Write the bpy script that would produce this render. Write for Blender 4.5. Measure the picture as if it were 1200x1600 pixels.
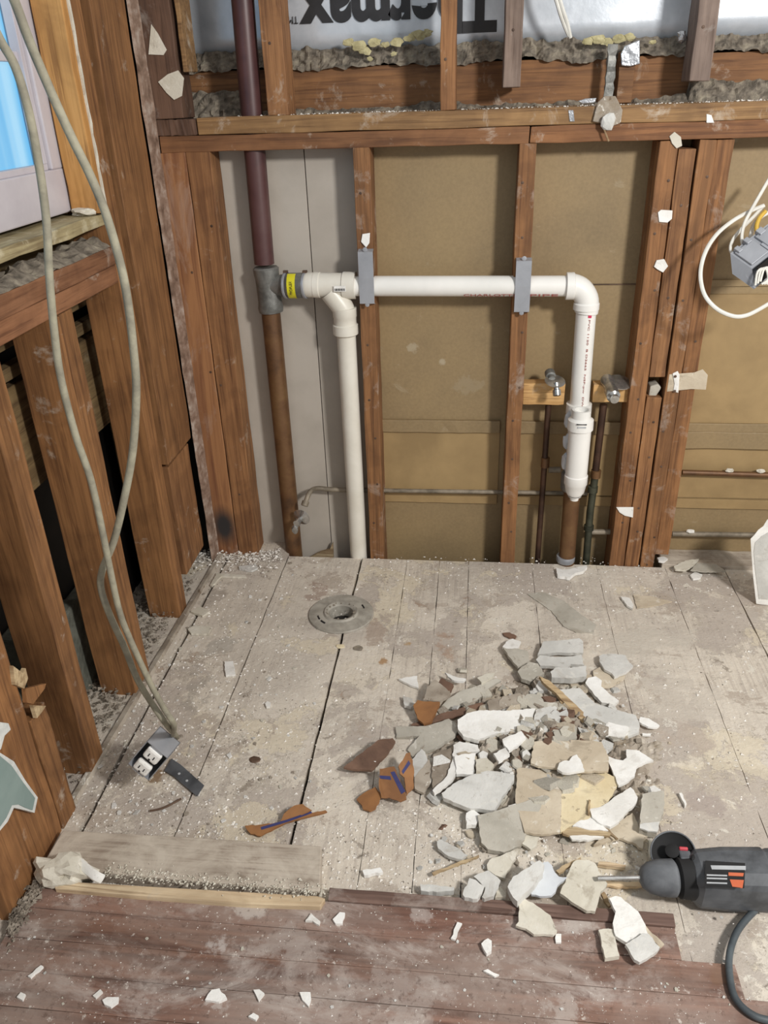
import bpy, bmesh, math, random
from mathutils import Vector, Matrix, noise
random.seed(7)
C = bpy.context.scene.collection
for o in list(bpy.data.objects): bpy.data.objects.remove(o)

# ------------------------------------------------------------------ camera
F = 1250.0
CAM = Vector((0, 0, 1.3))
RX = Vector((0.993925, 0.105918, -0.029917))
UP = Vector((-0.023311, 0.468245, 0.883291))
FW = Vector((-0.107565, 0.877227, -0.46787))
cd = bpy.data.cameras.new('camera'); cam = bpy.data.objects.new('camera', cd); C.objects.link(cam)
cam.matrix_world = Matrix(((RX.x, UP.x, -FW.x, 0), (RX.y, UP.y, -FW.y, 0), (RX.z, UP.z, -FW.z, 1.3), (0, 0, 0, 1)))
cd.sensor_fit = 'VERTICAL'; cd.sensor_height = 24.0; cd.lens = 24.0 * F / 1600.0
cd.clip_start = 0.02
bpy.context.scene.camera = cam
# ------------------------------------------------------------------ light
sc = bpy.context.scene
sc.view_settings.view_transform = 'Standard'; sc.view_settings.look = 'None'
sc.view_settings.gamma = 1.0; sc.view_settings.exposure = 0.0
w = bpy.data.worlds.new('world'); sc.world = w; w.use_nodes = True
w.node_tree.nodes['Background'].inputs[0].default_value = (1.0, 0.985, 0.96, 1)
w.node_tree.nodes['Background'].inputs[1].default_value = 0.55
def area(name, loc, target, size, power, col):
    l = bpy.data.lights.new(name, 'AREA'); l.shape = 'DISK'; l.size = size; l.energy = power; l.color = col
    o = bpy.data.objects.new(name, l); C.objects.link(o); o.location = loc
    o.rotation_euler = (Vector(target) - Vector(loc)).to_track_quat('-Z', 'Y').to_euler(); return o
area('ceiling_lamp', (1.35, -0.05, 1.95), (0.1, 1.8, 0.35), 0.30, 60, (1.0, 0.97, 0.93))
area('window_daylight', (-1.15, 1.2, 1.6), (0.2, 1.5, 0.4), 0.6, 3, (0.75, 0.88, 1.0))

# ------------------------------------------------------------------ helpers
def ray(x, y): return RX * ((x - 600) / F) - UP * ((y - 800) / F) + FW
def onX(x, y, v): r = ray(x, y); return CAM + r * (v / r.x)
def onY(x, y, v): r = ray(x, y); return CAM + r * (v / r.y)
def onZ(x, y, v=0.0): r = ray(x, y); return CAM + r * ((v - CAM.z) / r.z)
def onD(x, y, d): return CAM + ray(x, y) * d
YW, YB, XL = 2.127, 2.217, -0.805

def lin(c):
    if isinstance(c, str): c = [int(c[i:i + 2], 16) for i in (0, 2, 4)]
    return tuple(((v / 255) / 12.92 if v / 255 <= .04045 else ((v / 255 + .055) / 1.055) ** 2.4) for v in c) + (1,)

class NT:
    def __init__(s, name, rough=.7, metal=0.0):
        s.m = bpy.data.materials.new(name); s.m.use_nodes = True; s.t = s.m.node_tree
        s.b = s.t.nodes['Principled BSDF']; s.b.inputs['Roughness'].default_value = rough; s.b.inputs['Metallic'].default_value = metal
        s.tc = s.t.nodes.new('ShaderNodeTexCoord').outputs['Object']
    def n(s, kind, **kw):
        nd = s.t.nodes.new(kind)
        for k, v in kw.items():
            if k[0] == '_': setattr(nd, k[1:], v)
            else:
                i = nd.inputs[k.replace('_', ' ') if k.replace('_', ' ') in nd.inputs else k]
                if hasattr(v, 'is_output') or isinstance(v, bpy.types.NodeSocket): s.t.links.new(v, i)
                else: i.default_value = v
        return nd
    def map(s, scale=(1, 1, 1), loc=(0, 0, 0), src=None):
        return s.n('ShaderNodeMapping', Vector=src or s.tc, Scale=scale, Location=loc).outputs[0]
    def rnd(s):
        oi = s.t.nodes.new('ShaderNodeObjectInfo')
        v = s.n('ShaderNodeVectorMath', _operation='SCALE', Scale=17.0); v.inputs[0].default_value = (1, 1.7, 2.3)
        s.t.links.new(oi.outputs['Random'], v.inputs['Scale'])
        m = s.n('ShaderNodeVectorMath', _operation='SCALE', Scale=13.0); s.t.links.new(v.outputs[0], m.inputs[0])
        a = s.n('ShaderNodeVectorMath', _operation='ADD'); s.t.links.new(s.tc, a.inputs[0]); s.t.links.new(m.outputs[0], a.inputs[1])
        s.tc = a.outputs[0]; s.r = oi.outputs['Random']
    def noise(s, vec, scale, detail=4, dist=0.0, rough=.55):
        return s.n('ShaderNodeTexNoise', Vector=vec, Scale=scale, Detail=detail, Distortion=dist, Roughness=rough).outputs[0]
    def ramp(s, fac, stops):
        r = s.n('ShaderNodeValToRGB', Fac=fac); e = r.color_ramp.elements
        while len(e) < len(stops): e.new(.5)
        for q, (p, c) in zip(e, stops): q.position = p; q.color = c if not isinstance(c, (int, float)) else (c, c, c, 1)
        return r.outputs[0]
    def mix(s, f, a, b, mode='MIX'):
        m = s.n('ShaderNodeMix', _data_type='RGBA', _blend_type=mode)
        for i, v in ((0, f), (6, a), (7, b)):
            if isinstance(v, bpy.types.NodeSocket): s.t.links.new(v, m.inputs[i])
            else: m.inputs[i].default_value = v
        return m.outputs[2]
    def bump(s, h, st=.3, d=.002):
        b = s.n('ShaderNodeBump', Height=h, Strength=st, Distance=d); s.t.links.new(b.outputs[0], s.b.inputs['Normal'])
    def spots(s, c, lst):
        geo = s.t.nodes.new('ShaderNodeNewGeometry').outputs['Position']
        wob = s.n('ShaderNodeTexNoise', Vector=geo, Scale=11.0, Detail=9.0, Roughness=.68).outputs[0]
        for pos, rad, col, k in lst:
            sub = s.n('ShaderNodeVectorMath', _operation='DISTANCE'); s.t.links.new(geo, sub.inputs[0]); sub.inputs[1].default_value = pos
            m1 = s.n('ShaderNodeMath', _operation='MULTIPLY_ADD'); s.t.links.new(wob, m1.inputs[0]); m1.inputs[1].default_value = rad * 6.0; s.t.links.new(sub.outputs['Value'], m1.inputs[2])
            f = s.ramp(m1.outputs[0], [(rad * 3.45, k), (rad * 3.75, 0.0)])
            c = s.mix(f, c, lin(col))
        return c
    def out(s, col):
        if isinstance(col, bpy.types.NodeSocket): s.t.links.new(col, s.b.inputs['Base Color'])
        else: s.b.inputs['Base Color'].default_value = col
        return s.m

def wood(name, dark, light, axis='Z', dust=0.0, dustcol='c0b4a4', rough=.75):
    m = NT(name, rough); m.rnd()
    sc_ = {'X': (1.2, 22, 22), 'Y': (22, 1.2, 22), 'Z': (22, 22, 1.2)}[axis]
    v = m.map(sc_)
    g = m.noise(v, 1.6, 6, 1.3); g2 = m.noise(v, 7, 4, .4)
    c = m.ramp(g, [(.36, lin(dark)), (.60, lin(light))])
    c = m.mix(.35, c, m.ramp(g2, [(.3, lin(dark)), (.6, lin(light))]))
    sk = tuple(q * (2.4 if q > 5 else 1.5) for q in sc_)
    c = m.mix(.75, c, m.ramp(m.noise(m.map(sk, (3, 5, 7)), 1.9, 5, 1.0, .6), [(.36, (.52, .46, .42, 1)), (.47, (1, 1, 1, 1))]), 'MULTIPLY')
    blot = m.ramp(m.noise(m.tc, 9, 5, .6), [(.38, (.62, .58, .55, 1)), (.56, (1, 1, 1, 1))])
    c = m.mix(.6, c, blot, 'MULTIPLY')
    knots = m.ramp(m.noise(m.map(tuple(.35 if q < 2 else .8 for q in sc_)), 1.1, 2, .0), [(.70, 0.0), (.76, 1.0)])
    c = m.mix(knots, c, lin([int(int(dark[i:i+2], 16) * .55) for i in (0, 2, 4)]))
    tint = m.ramp(m.r, [(0, (.88, .88, .88, 1)), (1, (1.08, 1.05, 1.0, 1))])
    c = m.mix(1.0, c, tint, 'MULTIPLY')
    if dust:
        d = m.ramp(m.noise(m.tc, 11, 8, .5, .7), [(.62 - dust * .3, 0.0), (.78 - dust * .2, 1.0)])
        c = m.mix(d, c, lin(dustcol))
    m.bump(g2, .35, .0015)
    return m.out(c)
def plaster(name, c1, c2, dirt=.5, ribs=0):
    m = NT(name, .85); m.rnd()
    c = m.ramp(m.noise(m.tc, 9, 6, .4, .6), [(.38, lin(c1)), (.6, lin(c2))])
    e = m.ramp(m.noise(m.tc, 16, 7, .8, .68), [(.56, 0.0), (.64, dirt)])
    c = m.mix(e, c, lin('8f8270'))
    e = m.ramp(m.noise(m.map((1, 1, 1), (4, 2, 9)), 42, 6, .3, .7), [(.62, 0.0), (.67, dirt * 1.2)])
    c = m.mix(e, c, lin('6f5f4e'))
    e = m.ramp(m.noise(m.map((1, 1, 1), (1, 8, 2)), 26, 6, .6, .7), [(.60, 0.0), (.64, dirt)])
    c = m.mix(e, c, lin('e6e2d8'))
    m.bump(m.noise(m.tc, 60, 6, .2, .7), .6, .003)
    return m.out(c)
def plain(name, c1, c2=None, rough=.6, metal=0, scale=20, bump=0, c3=None, bscale=None):
    m = NT(name, rough, metal); m.rnd()
    c2 = c2 or c1
    n = m.noise(m.tc, scale, 6, .3, .6)
    st = [(.36, lin(c1)), (.62, lin(c2))]
    if c3: st = [(.3, lin(c1)), (.5, lin(c2)), (.7, lin(c3))]
    if bump: m.bump(m.noise(m.tc, bscale or scale * 3, 5), bump, .003)
    return m.out(m.ramp(n, st))

M = {}
M['stud'] = wood('stud_wood', '704b2e', '9e724a', 'Z', .10)
M['stud2'] = wood('stud_wood_red', '6d4a2c', '9c6e45', 'Z', .17, 'a8988a')
M['studL'] = wood('side_stud_wood', '6d4a2b', '996d44', 'Z', .05)
M['studdk'] = wood('old_dark_wood', '4e382c', '705443', 'Z', .15, '8a8078')
M['studgrey'] = wood('weathered_wood', '6a5a52', '8d7b70', 'Z', .15, 'a09890')
M['stool'] = wood('rough_cream_wood', '8f8260', 'b8aa82', 'Y', .3, 'c9c0a4')
M['jamb'] = wood('orange_jamb_wood', 'a87a42', 'c49358', 'Z', .0)
M['plate'] = wood('plate_wood', '69452b', '8d623f', 'X', .12)
M['plate2'] = wood('plate_wood_pale', '7a5b3a', '9f7c52', 'X', .2)
M['rim'] = wood('rim_wood', '684830', '8c6440', 'X', .1)
M['sill'] = wood('sill_wood', '70492f', '926749', 'Y', .15)
M['sheath'] = wood('sheathing_wood', '59452d', '8a7450', 'Y', .3, '8a8068')
M['newwood'] = wood('new_pale_wood', 'cfb491', 'ead6b4', 'X', .1)
M['oldboard'] = wood('dusty_board', 'a09385', 'c0b4a5', 'X', .7, 'c6bcad')
M['maroon'] = wood('maroon_board', '5a4640', '7b645b', 'X', .35, 'a0938a')
M['splinter'] = wood('splinter_wood', '8c7355', 'c9b592', 'X', .0)

def floor_mat():
    m = NT('subfloor_boards', .88)
    wob = m.n('ShaderNodeTexNoise', Vector=m.tc, Scale=7.0, Detail=6.0, Roughness=.65).outputs[1]
    dv = m.n('ShaderNodeVectorMath', _operation='SCALE', Scale=.16); m.t.links.new(wob, dv.inputs[0])
    av = m.n('ShaderNodeVectorMath', _operation='ADD'); m.t.links.new(m.tc, av.inputs[0]); m.t.links.new(dv.outputs[0], av.inputs[1])
    base = m.ramp(m.noise(m.tc, 2.6, 7, .5, .6), [(.34, lin('bab1a6')), (.47, lin('d0c7ba')), (.58, lin('dcd3c5')), (.70, lin('d8ccb4'))])
    grain = m.noise(m.map((55, 2.5, 55)), 2.2, 5, .8)
    gm = m.ramp(m.noise(m.map((1, 1, 1), (6, 2, 0)), 3.5, 3), [(.42, .08), (.62, .42)])
    base = m.mix(gm, base, m.ramp(grain, [(.34, lin('a5978a')), (.56, lin('d9cebd'))]))
    for sc_, lo, col, seed, k, edge in ((2.6, .54, 'b0a59b', 0, .7, 1), (4.4, .58, 'd9cdb4', 5, .6, 1), (7.0, .60, 'b3a698', 11, .75, 0), (5.0, .655, '9b8069', 17, .55, 1), (14.0, .62, 'e0dacd', 23, .8, 0), (12.0, .65, '94897c', 31, .8, 0)):
        nz = m.noise(m.map((1, 1, 1), (seed, seed * .37, 0), av.outputs[0]), sc_, 9, .4, .66)
        f = m.ramp(nz, [(lo, 0.0), (lo + .015, k)])
        base = m.mix(f, base, lin(col))
        if edge:
            base = m.mix(m.ramp(nz, [(lo - .006, 0.0), (lo, .6), (lo + .006, 0.0)]), base, lin('7b6f62'))
    sp = m.ramp(m.noise(m.tc, 70, 7, .4, .78), [(.35, lin('6e6356')), (.41, (1, 1, 1, 1))])
    base = m.mix(.55, base, sp, 'MULTIPLY')
    sp2 = m.ramp(m.noise(m.map((1, 1, 1), (9, 4, 0)), 50, 8, .4, .8), [(.60, 0.0), (.64, .8)])
    base = m.mix(sp2, base, lin('ebe7de'))
    P = lambda x, y: onZ(x, y, 0)
    base = m.spots(base, [(P(490, 925), .045, '93796a', .6), (P(585, 985), .05, 'a08b7b', .6), (P(598, 1034), .022, 'a67f52', .85), (P(690, 1012), .045, 'ab917d', .7), (P(640, 1005), .012, 'b08a50', .8),
        (P(245, 1216), .022, '7f6344', .85), (P(1075, 1150), .07, 'b9ac9f', .8), (P(1060, 1090), .10, 'cbc2b5', .8), (P(1000, 1010), .13, 'c8c0b3', .8), (P(1120, 1250), .06, 'aa9d95', .7), (P(350, 1010), .05, 'aba59b', .6), (P(300, 1080), .06, 'a39b90', .6), (P(330, 930), .07, 'a59b8f', .6)])
    m.bump(m.noise(m.tc, 55, 8, .3, .74), .9, .004)
    return m.out(base)
M['floor'] = floor_mat()
def hard_mat():
    m = NT('dusty_hardwood', .7)
    g = m.noise(m.map((1.2, 24, 24)), 2.2, 6, .8)
    c = m.ramp(g, [(.34, lin('573f36')), (.5, lin('76584b')), (.66, lin('8d6c5c'))])
    row = m.ramp(m.noise(m.map((.5, 17.5, 1)), 1.0, 0), [(.35, (.82, .8, .78, 1)), (.65, (1.08, 1.05, 1.05, 1))])
    c = m.mix(1.0, c, row, 'MULTIPLY')
    big = m.ramp(m.noise(m.map((1, 2.2, 1)), 2.6, 6, .6, .65), [(.38, .0), (.62, .8)])
    c = m.mix(big, c, lin('9a8a80'))
    d = m.ramp(m.noise(m.map((1, 1.8, 1), (2.2, .4, 0)), 4.5, 9, .6, .72), [(.50, 0.0), (.66, .9)])
    c = m.mix(d, c, lin('b7aca4'))
    s = m.ramp(m.noise(m.tc, 60, 7, .2, .75), [(.60, 0.0), (.66, .8)])
    c = m.mix(s, c, lin('cbc2b9'))
    Q = lambda x, y: onZ(x, y, .015)
    c = m.spots(c, [(Q(345, 1480), .030, 'bdb4ae', .75), (Q(325, 1560), .035, 'b7ada6', .7), (Q(470, 1500), .05, 'a3978f', .5), (Q(660, 1430), .03, 'b5aaa3', .6), (Q(910, 1440), .03, 'b8aea6', .7), (Q(880, 1560), .04, 'b3a8a0', .6), (Q(620, 1545), .05, 'a79b93', .5), (Q(1185, 1475), .03, 'c3bab4', .8), (Q(1120, 1520), .02, '7a5c46', .5), (Q(400, 1415), .03, 'bdb4ac', .7)])
    k = m.ramp(m.noise(m.tc, 85, 6, .2, .75), [(.36, .55), (.44, 0.0)])
    c = m.mix(k, c, lin('5a463c'))
    m.bump(m.noise(m.tc, 60, 5), .3, .002)
    return m.out(c)
M['hard'] = hard_mat()
def fibre_mat():
    m = NT('brown_fibreboard', .6)
    c = m.ramp(m.noise(m.tc, 2.6, 5, .3, .55), [(.3, lin('7f6d50')), (.5, lin('917c5a')), (.7, lin('9b855f'))])
    c = m.mix(.2, c, m.ramp(m.noise(m.map((1, 1, 1)), 120, 3), [(.3, lin('75644a')), (.7, lin('a48e6a'))]))
    d = m.ramp(m.noise(m.map((1, 1, 1), (5, 1, 3)), 9, 8, .8, .72), [(.62, 0.0), (.74, .6)])
    c = m.mix(d, c, lin('b5a88e'))
    W_ = lambda x, y: onY(x, y, YB)
    c = m.spots(c, [(W_(640, 545), .022, 'b0a48c', .6), (W_(690, 565), .010, 'b5aa94', .6), (W_(735, 600), .04, '9c8d72', .5), (W_(870, 520), .02, 'a89b80', .5), (W_(1130, 380), .07, '6f5d42', .5)])  # pale scuffs; the last, dark spot paints the shadow high in the right bay
    m.bump(m.noise(m.tc, 150, 3), .15, .001)
    return m.out(c)
M['fibre'] = fibre_mat()
M['fibre_y'] = plain('yellow_brown_board', '917953', 'a58b61', .65, scale=6)
M['greypaint'] = plain('grey_painted_board', 'aca499', 'b9b1a6', .6, scale=5, bump=.1, bscale=80)
def smudge_mat():
    m = NT('post_with_soot', .75)
    pos = onY(350, 822, YW)
    v = m.map((22, 22, 1.2))
    c = m.ramp(m.noise(v, 1.6, 6, 1.2), [(.36, lin('73492f')), (.60, lin('9e7049'))])
    d = m.ramp(m.noise(m.map((1, 1, .35)), 14, 8, .5, .7), [(.54, 0.0), (.66, .6)])
    c = m.mix(d, c, lin('a58a78'))
    geo = m.t.nodes.new('ShaderNodeNewGeometry').outputs['Position']
    sub = m.n('ShaderNodeVectorMath', _operation='SUBTRACT'); m.t.links.new(geo, sub.inputs[0]); sub.inputs[1].default_value = pos
    scl = m.n('ShaderNodeVectorMath', _operation='MULTIPLY'); m.t.links.new(sub.outputs[0], scl.inputs[0]); scl.inputs[1].default_value = (1, 1, .62)
    ln = m.n('ShaderNodeVectorMath', _operation='LENGTH'); m.t.links.new(scl.outputs[0], ln.inputs[0])
    f = m.ramp(ln.outputs['Value'], [(.018, 1.0), (.050, 0.0)])
    return m.out(m.mix(f, c, lin('2e2b2b')))
M['smudge'] = smudge_mat()
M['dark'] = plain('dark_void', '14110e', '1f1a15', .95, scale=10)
M['mortar'] = plain('grey_mortar', '4a443b', '797064', .95, scale=38, bump=1.0, c3='99907f', bscale=90)
M['mortar_y'] = plain('yellow_foam', 'a39a72', 'c6bd93', .9, scale=40, bump=.8)
M['foil'] = plain('foil_facing', 'b9c0c8', 'd6dbe2', .32, .35, scale=7, bump=.5, bscale=10)
M['foil2'] = plain('crumpled_foil', 'a0a3a8', 'd0d3d8', .25, .8, scale=30, bump=1, bscale=40)
M['ink'] = plain('black_ink', '1b1a1c', '28272a', .5)
M['pvc'] = plain('white_pvc', 'e2e1dc', 'eceae5', .28, scale=6)
M['pvcd'] = plain('white_pvc_dusty', 'd8d3c6', 'e3dfd4', .35, scale=9)
M['pvcink'] = plain('red_brown_print', '9c5a52', 'a86058', .6)
M['redmark'] = plain('red_mark', 'c8385a', 'c8385a', .6)
M['copper'] = plain('old_copper', '4e3828', '6e4f34', .5, .35, scale=14, c3='7f6140')
M['copperd'] = plain('dark_copper', '3f2e26', '5a4234', .5, .5, scale=14)
M['maroonpipe'] = plain('maroon_painted_pipe', '40292a', '533635', .42, .05, scale=9, c3='5c4240')
M['lead'] = plain('grey_cast_metal', '63635f', '8a8a86', .5, .5, scale=22, bump=.4)
M['steel'] = plain('galvanised_plate', '9a9da3', 'a9acb2', .4, .35, scale=14)
M['chrome'] = plain('dusty_chrome', '9c9c9a', 'd2d2d0', .22, .85, scale=30)
M['oldpipe'] = plain('old_grey_pipe', '6c6355', '968b7a', .6, .2, scale=25)
M['greenpipe'] = plain('dark_green_pipe', '34362c', '4c4d3f', .5, .3, scale=25)
M['yellow'] = plain('yellow_label', 'd8d021', 'e4dc34', .5)
M['white'] = plaster('white_plaster', 'dedcd6', 'efeeea', .22)
M['grey'] = plaster('grey_plaster', 'a9a498', 'bcb7ab', .4)
M['lgrey'] = plaster('pale_grey_plaster', 'c1c0bb', 'd5d4cf', .32)
M['tan'] = plaster('tan_paper_face', 'bcae98', 'cfc3ae', .5)
M['beige'] = plaster('beige_plaster', 'c6c0b0', 'd6d1c3', .45)
M['cream'] = plaster('cream_board', 'd2c19c', 'dfd1af', .5)
M['dirty'] = plaster('stained_plaster', '85796b', 'b0a698', .9)
M['brown'] = plain('brown_paper', '5e473a', '7b5f4e', .8, scale=15, bump=.4)
M['card'] = plain('orange_brown_card', '7d5534', '97693f', .75, scale=14, bump=.2)
M['blue'] = plain('dark_blue_stripe', '2f3160', '3b3d6e', .7)
M['plastic'] = plain('cloudy_plastic', 'b4b8bd', 'd4d8dc', .2, scale=10)
M['drill'] = plain('dusty_black_plastic', '3b3e42', '5b5e62', .5, scale=18)
M['drill2'] = plain('grey_rubber', '4d5054', '74777b', .7, scale=12)
M['drillblack'] = plain('black_rubber', '151516', '1f1f20', .85)
M['red'] = plain('red_plastic', 'b8434c', 'c24c55', .45)
M['orange'] = plain('orange_label', 'c2603c', 'c86a48', .6)
M['labelg'] = plain('grey_label', 'a5a8ab', 'b8bbbe', .5)
M['cable'] = plain('dirty_cable_sheath', '7c7768', '98937f', .75, scale=30, bump=.4)
M['cablew'] = plain('white_cable_sheath', 'd2d0c8', 'e0ded6', .45)
M['cord'] = plain('grey_black_cord', '3e4448', '525a5e', .55)
M['yelwire'] = plain('yellow_sheath', 'c9a23c', 'd6b04a', .5)
M['winframe'] = plain('grey_white_window_paint', 'bab4ba', 'c6c1c6', .5, scale=8)
M['greendry'] = plain('grey_green_board_face', '7d908c', '889a96', .8, scale=10)
M['gyp'] = plain('gypsum_core', 'c6c9c6', 'dadcd8', .9, scale=40, bump=.6)
M['bead'] = plain('pinkish_old_plaster', '5f493b', '8b7363', .9, scale=26, bump=.8, c3='b3a498')
M['block'] = plain('grey_block', '55564d', '6f7065', .95, scale=30, bump=.8)
M['flange'] = plain('grey_flange_metal', '8f8a80', 'b0aba0', .65, .05, scale=25, bump=.4)
M['rust'] = plain('dark_nail', '4a3a30', '6b5546', .6, .4)
M['crumb'] = plain('plaster_crumb', 'cfc9bf', 'f2efe9', .85, scale=30)
M['crumbd'] = plain('grey_crumb', '6a6156', '978d80', .9, scale=30)
M['woodblk'] = wood('pale_block_wood', 'b48c58', 'cfa974', 'X', .1)
def glow_mat():
    m = NT('daylit_window_glass', .2)
    v = m.map((1, 9, .5))
    c = m.ramp(m.noise(v, 1.3, 2, .2), [(.35, lin('5fb4ec')), (.5, lin('7cc8f6')), (.62, lin('a9ddfa'))])
    m.t.links.new(c, m.b.inputs['Emission Color']); m.b.inputs['Emission Strength'].default_value = .9
    return m.out((.02, .03, .04, 1))
M['glow'] = glow_mat()

class MB:
    def __init__(s): s.bm = bmesh.new()
    def poly(s, pts, ext, mi=0):
        """closed prism: base polygon pts, extruded along ext"""
        ext = Vector(ext); a = [s.bm.verts.new(p) for p in pts]; b = [s.bm.verts.new(Vector(p) + ext) for p in pts]
        f = [s.bm.faces.new(a), s.bm.faces.new(b[::-1])]
        for i in range(len(a)): f.append(s.bm.faces.new((a[i], b[i], b[(i + 1) % len(a)], a[(i + 1) % len(a)])))
        for q in f: q.material_index = mi
        return s
    def box(s, lo, hi, jit=0.0, seg=0, axis=2):
        lo, hi = Vector(lo), Vector(hi); n = max(1, seg); rings = []
        o = [k for k in (0, 1, 2) if k != axis]
        for i in range(n + 1):
            t = lo[axis] + (hi[axis] - lo[axis]) * i / n; ring = []
            for a, b in ((0, 0), (1, 0), (1, 1), (0, 1)):
                p = Vector((0, 0, 0)); p[axis] = t
                p[o[0]] = (lo, hi)[a][o[0]]; p[o[1]] = (lo, hi)[b][o[1]]
                p += Vector([random.uniform(-jit, jit) for _ in range(3)]); ring.append(s.bm.verts.new(p))
            rings.append(ring)
        for i in range(n):
            for k in range(4): s.bm.faces.new((rings[i][k], rings[i][(k + 1) % 4], rings[i + 1][(k + 1) % 4], rings[i + 1][k]))
        s.bm.faces.new(rings[0][::-1]); s.bm.faces.new(rings[-1]); return s
    def hexa(s, q, ext): return s.poly(q, ext)
    def tube(s, pts, r, seg=14, cap=True, flat=1.0, smooth=4):
        pts = [Vector(p) for p in pts]
        if smooth and len(pts) > 2: pts = spline(pts, smooth)
        rs = r if isinstance(r, (list, tuple)) else None
        rings = []; up = None
        for i, p in enumerate(pts):
            t = (pts[min(i + 1, len(pts) - 1)] - pts[max(i - 1, 0)]).normalized()
            if up is None: up = t.orthogonal().normalized()
            up = (up - t * up.dot(t)).normalized(); sd = t.cross(up)
            rr = rs[min(len(rs) - 1, int(i * len(rs) / len(pts)))] if rs else r
            rings.append([s.bm.verts.new(p + (up * math.cos(a) + sd * math.sin(a) * flat) * rr) for a in [2 * math.pi * k / seg for k in range(seg)]])
        for i in range(len(rings) - 1):
            for k in range(seg): s.bm.faces.new((rings[i][k], rings[i][(k + 1) % seg], rings[i + 1][(k + 1) % seg], rings[i + 1][k])).smooth = True
        if cap: s.bm.faces.new(rings[0][::-1]); s.bm.faces.new(rings[-1])
        return s
    def lathe(s, prof, o, ax, seg=28):
        """prof: list of (radius, distance along ax)"""
        o, ax = Vector(o), Vector(ax).normalized(); u = ax.orthogonal().normalized(); v = ax.cross(u); rings = []
        for r, h in prof:
            if r < 1e-6: rings.append([s.bm.verts.new(o + ax * h)]); continue
            rings.append([s.bm.verts.new(o + ax * h + (u * math.cos(a) + v * math.sin(a)) * r) for a in [2 * math.pi * k / seg for k in range(seg)]])
        for i in range(len(rings) - 1):
            A, B = rings[i], rings[i + 1]; sm = abs(prof[i][1] - prof[i + 1][1]) > 1e-5
            for k in range(seg):
                k2 = (k + 1) % seg
                if len(A) == 1 and len(B) == 1: continue
                if len(A) == 1: f = s.bm.faces.new((A[0], B[k2], B[k]))
                elif len(B) == 1: f = s.bm.faces.new((A[k], A[k2], B[0]))
                else: f = s.bm.faces.new((A[k], A[k2], B[k2], B[k]))
                f.smooth = True
        for R_, fl in ((rings[0], True), (rings[-1], False)):
            if len(R_) > 1: s.bm.faces.new(R_[::-1] if fl else R_)
        return s
    def lump(s, c, r, amp=.35, sub=2, sq=(1, 1, 1), seed=0):
        g = bmesh.ops.create_icosphere(s.bm, subdivisions=sub, radius=1)
        for v in g['verts']:
            k = 1 + amp * noise.noise(v.co * 1.7 + Vector((seed, seed * 1.3, 0)))+ amp * .5 * noise.noise(v.co * 4 + Vector((seed, 0, 0)))
            v.co = Vector(c) + Vector((v.co.x * sq[0], v.co.y * sq[1], v.co.z * sq[2])) * r * k
        return s
    def build(s, name, mat, parent=None, bevel=0, origin=None, mats=None, auto=True):
        bmesh.ops.recalc_face_normals(s.bm, faces=s.bm.faces)
        me = bpy.data.meshes.new(name)
        if origin is None and len(s.bm.verts):
            vs = [v.co for v in s.bm.verts]
            origin = Vector(((min(v.x for v in vs) + max(v.x for v in vs)) / 2, (min(v.y for v in vs) + max(v.y for v in vs)) / 2, min(v.z for v in vs)))
        origin = Vector(origin or (0, 0, 0))
        for v in s.bm.verts: v.co -= origin
        s.bm.to_mesh(me); s.bm.free()
        for q in (mats or [mat]): me.materials.append(M[q])
        o = bpy.data.objects.new(name, me); C.objects.link(o)
        if any(p_.use_smooth for p_ in me.polygons): me.set_sharp_from_angle(angle=math.radians(38))
        if parent: o.parent = parent; o.location = origin - gl(parent)
        else: o.location = origin
        if bevel:
            b = o.modifiers.new('bevel', 'BEVEL'); b.width = bevel; b.segments = 2; b.limit_method = 'ANGLE'; b.angle_limit = .9
        return o
def gl(o):
    p = Vector(o.location)
    while o.parent: o = o.parent; p += Vector(o.location)
    return p
def spline(p, n):
    out = []
    for i in range(len(p) - 1):
        a, b, c, d = p[max(i - 1, 0)], p[i], p[i + 1], p[min(i + 2, len(p) - 1)]
        for k in range(n):
            t = k / n; out.append(.5 * ((2 * b) + (c - a) * t + (2 * a - 5 * b + 4 * c - d) * t * t + (3 * b - a - 3 * c + d) * t ** 3))
    out.append(p[-1]); return out
def tag(o, label, cat, group=None, kind=None):
    o['label'] = label; o['category'] = cat
    if group: o['group'] = group
    if kind: o['kind'] = kind
    return o
def struct(o): o['kind'] = 'structure'; return o
def empty(name, loc):
    o = bpy.data.objects.new(name, None); o.empty_display_size = .02; C.objects.link(o); o.location = loc; return o
def text(name, s, mat, origin, xdir, ydir, width=None, height=None, parent=None, ext=.0003, off=0.0):
    cu = bpy.data.curves.new(name, 'FONT'); cu.body = s; cu.extrude = ext; cu.offset = off
    t = bpy.data.objects.new(name + '_tmp', cu); C.objects.link(t); bpy.context.view_layer.update()
    me = bpy.data.meshes.new_from_object(t.evaluated_get(bpy.context.evaluated_depsgraph_get()))
    bpy.data.objects.remove(t); xs = [v.co.x for v in me.vertices]; ys = [v.co.y for v in me.vertices]
    sx = width / (max(xs) - min(xs)) if width else 1; sy = height / (max(ys) - min(ys)) if height else sx
    X, Y = Vector(xdir).normalized(), Vector(ydir).normalized(); Z = X.cross(Y)
    for v in me.vertices: v.co = X * ((v.co.x - min(xs)) * sx) + Y * ((v.co.y - min(ys)) * sy) + Z * v.co.z
    me.materials.clear(); me.materials.append(M[mat]); me.name = name
    o = bpy.data.objects.new(name, me); C.objects.link(o)
    if parent: o.parent = parent; o.location = Vector(origin) - gl(parent)
    else: o.location = origin
    return o

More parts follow.
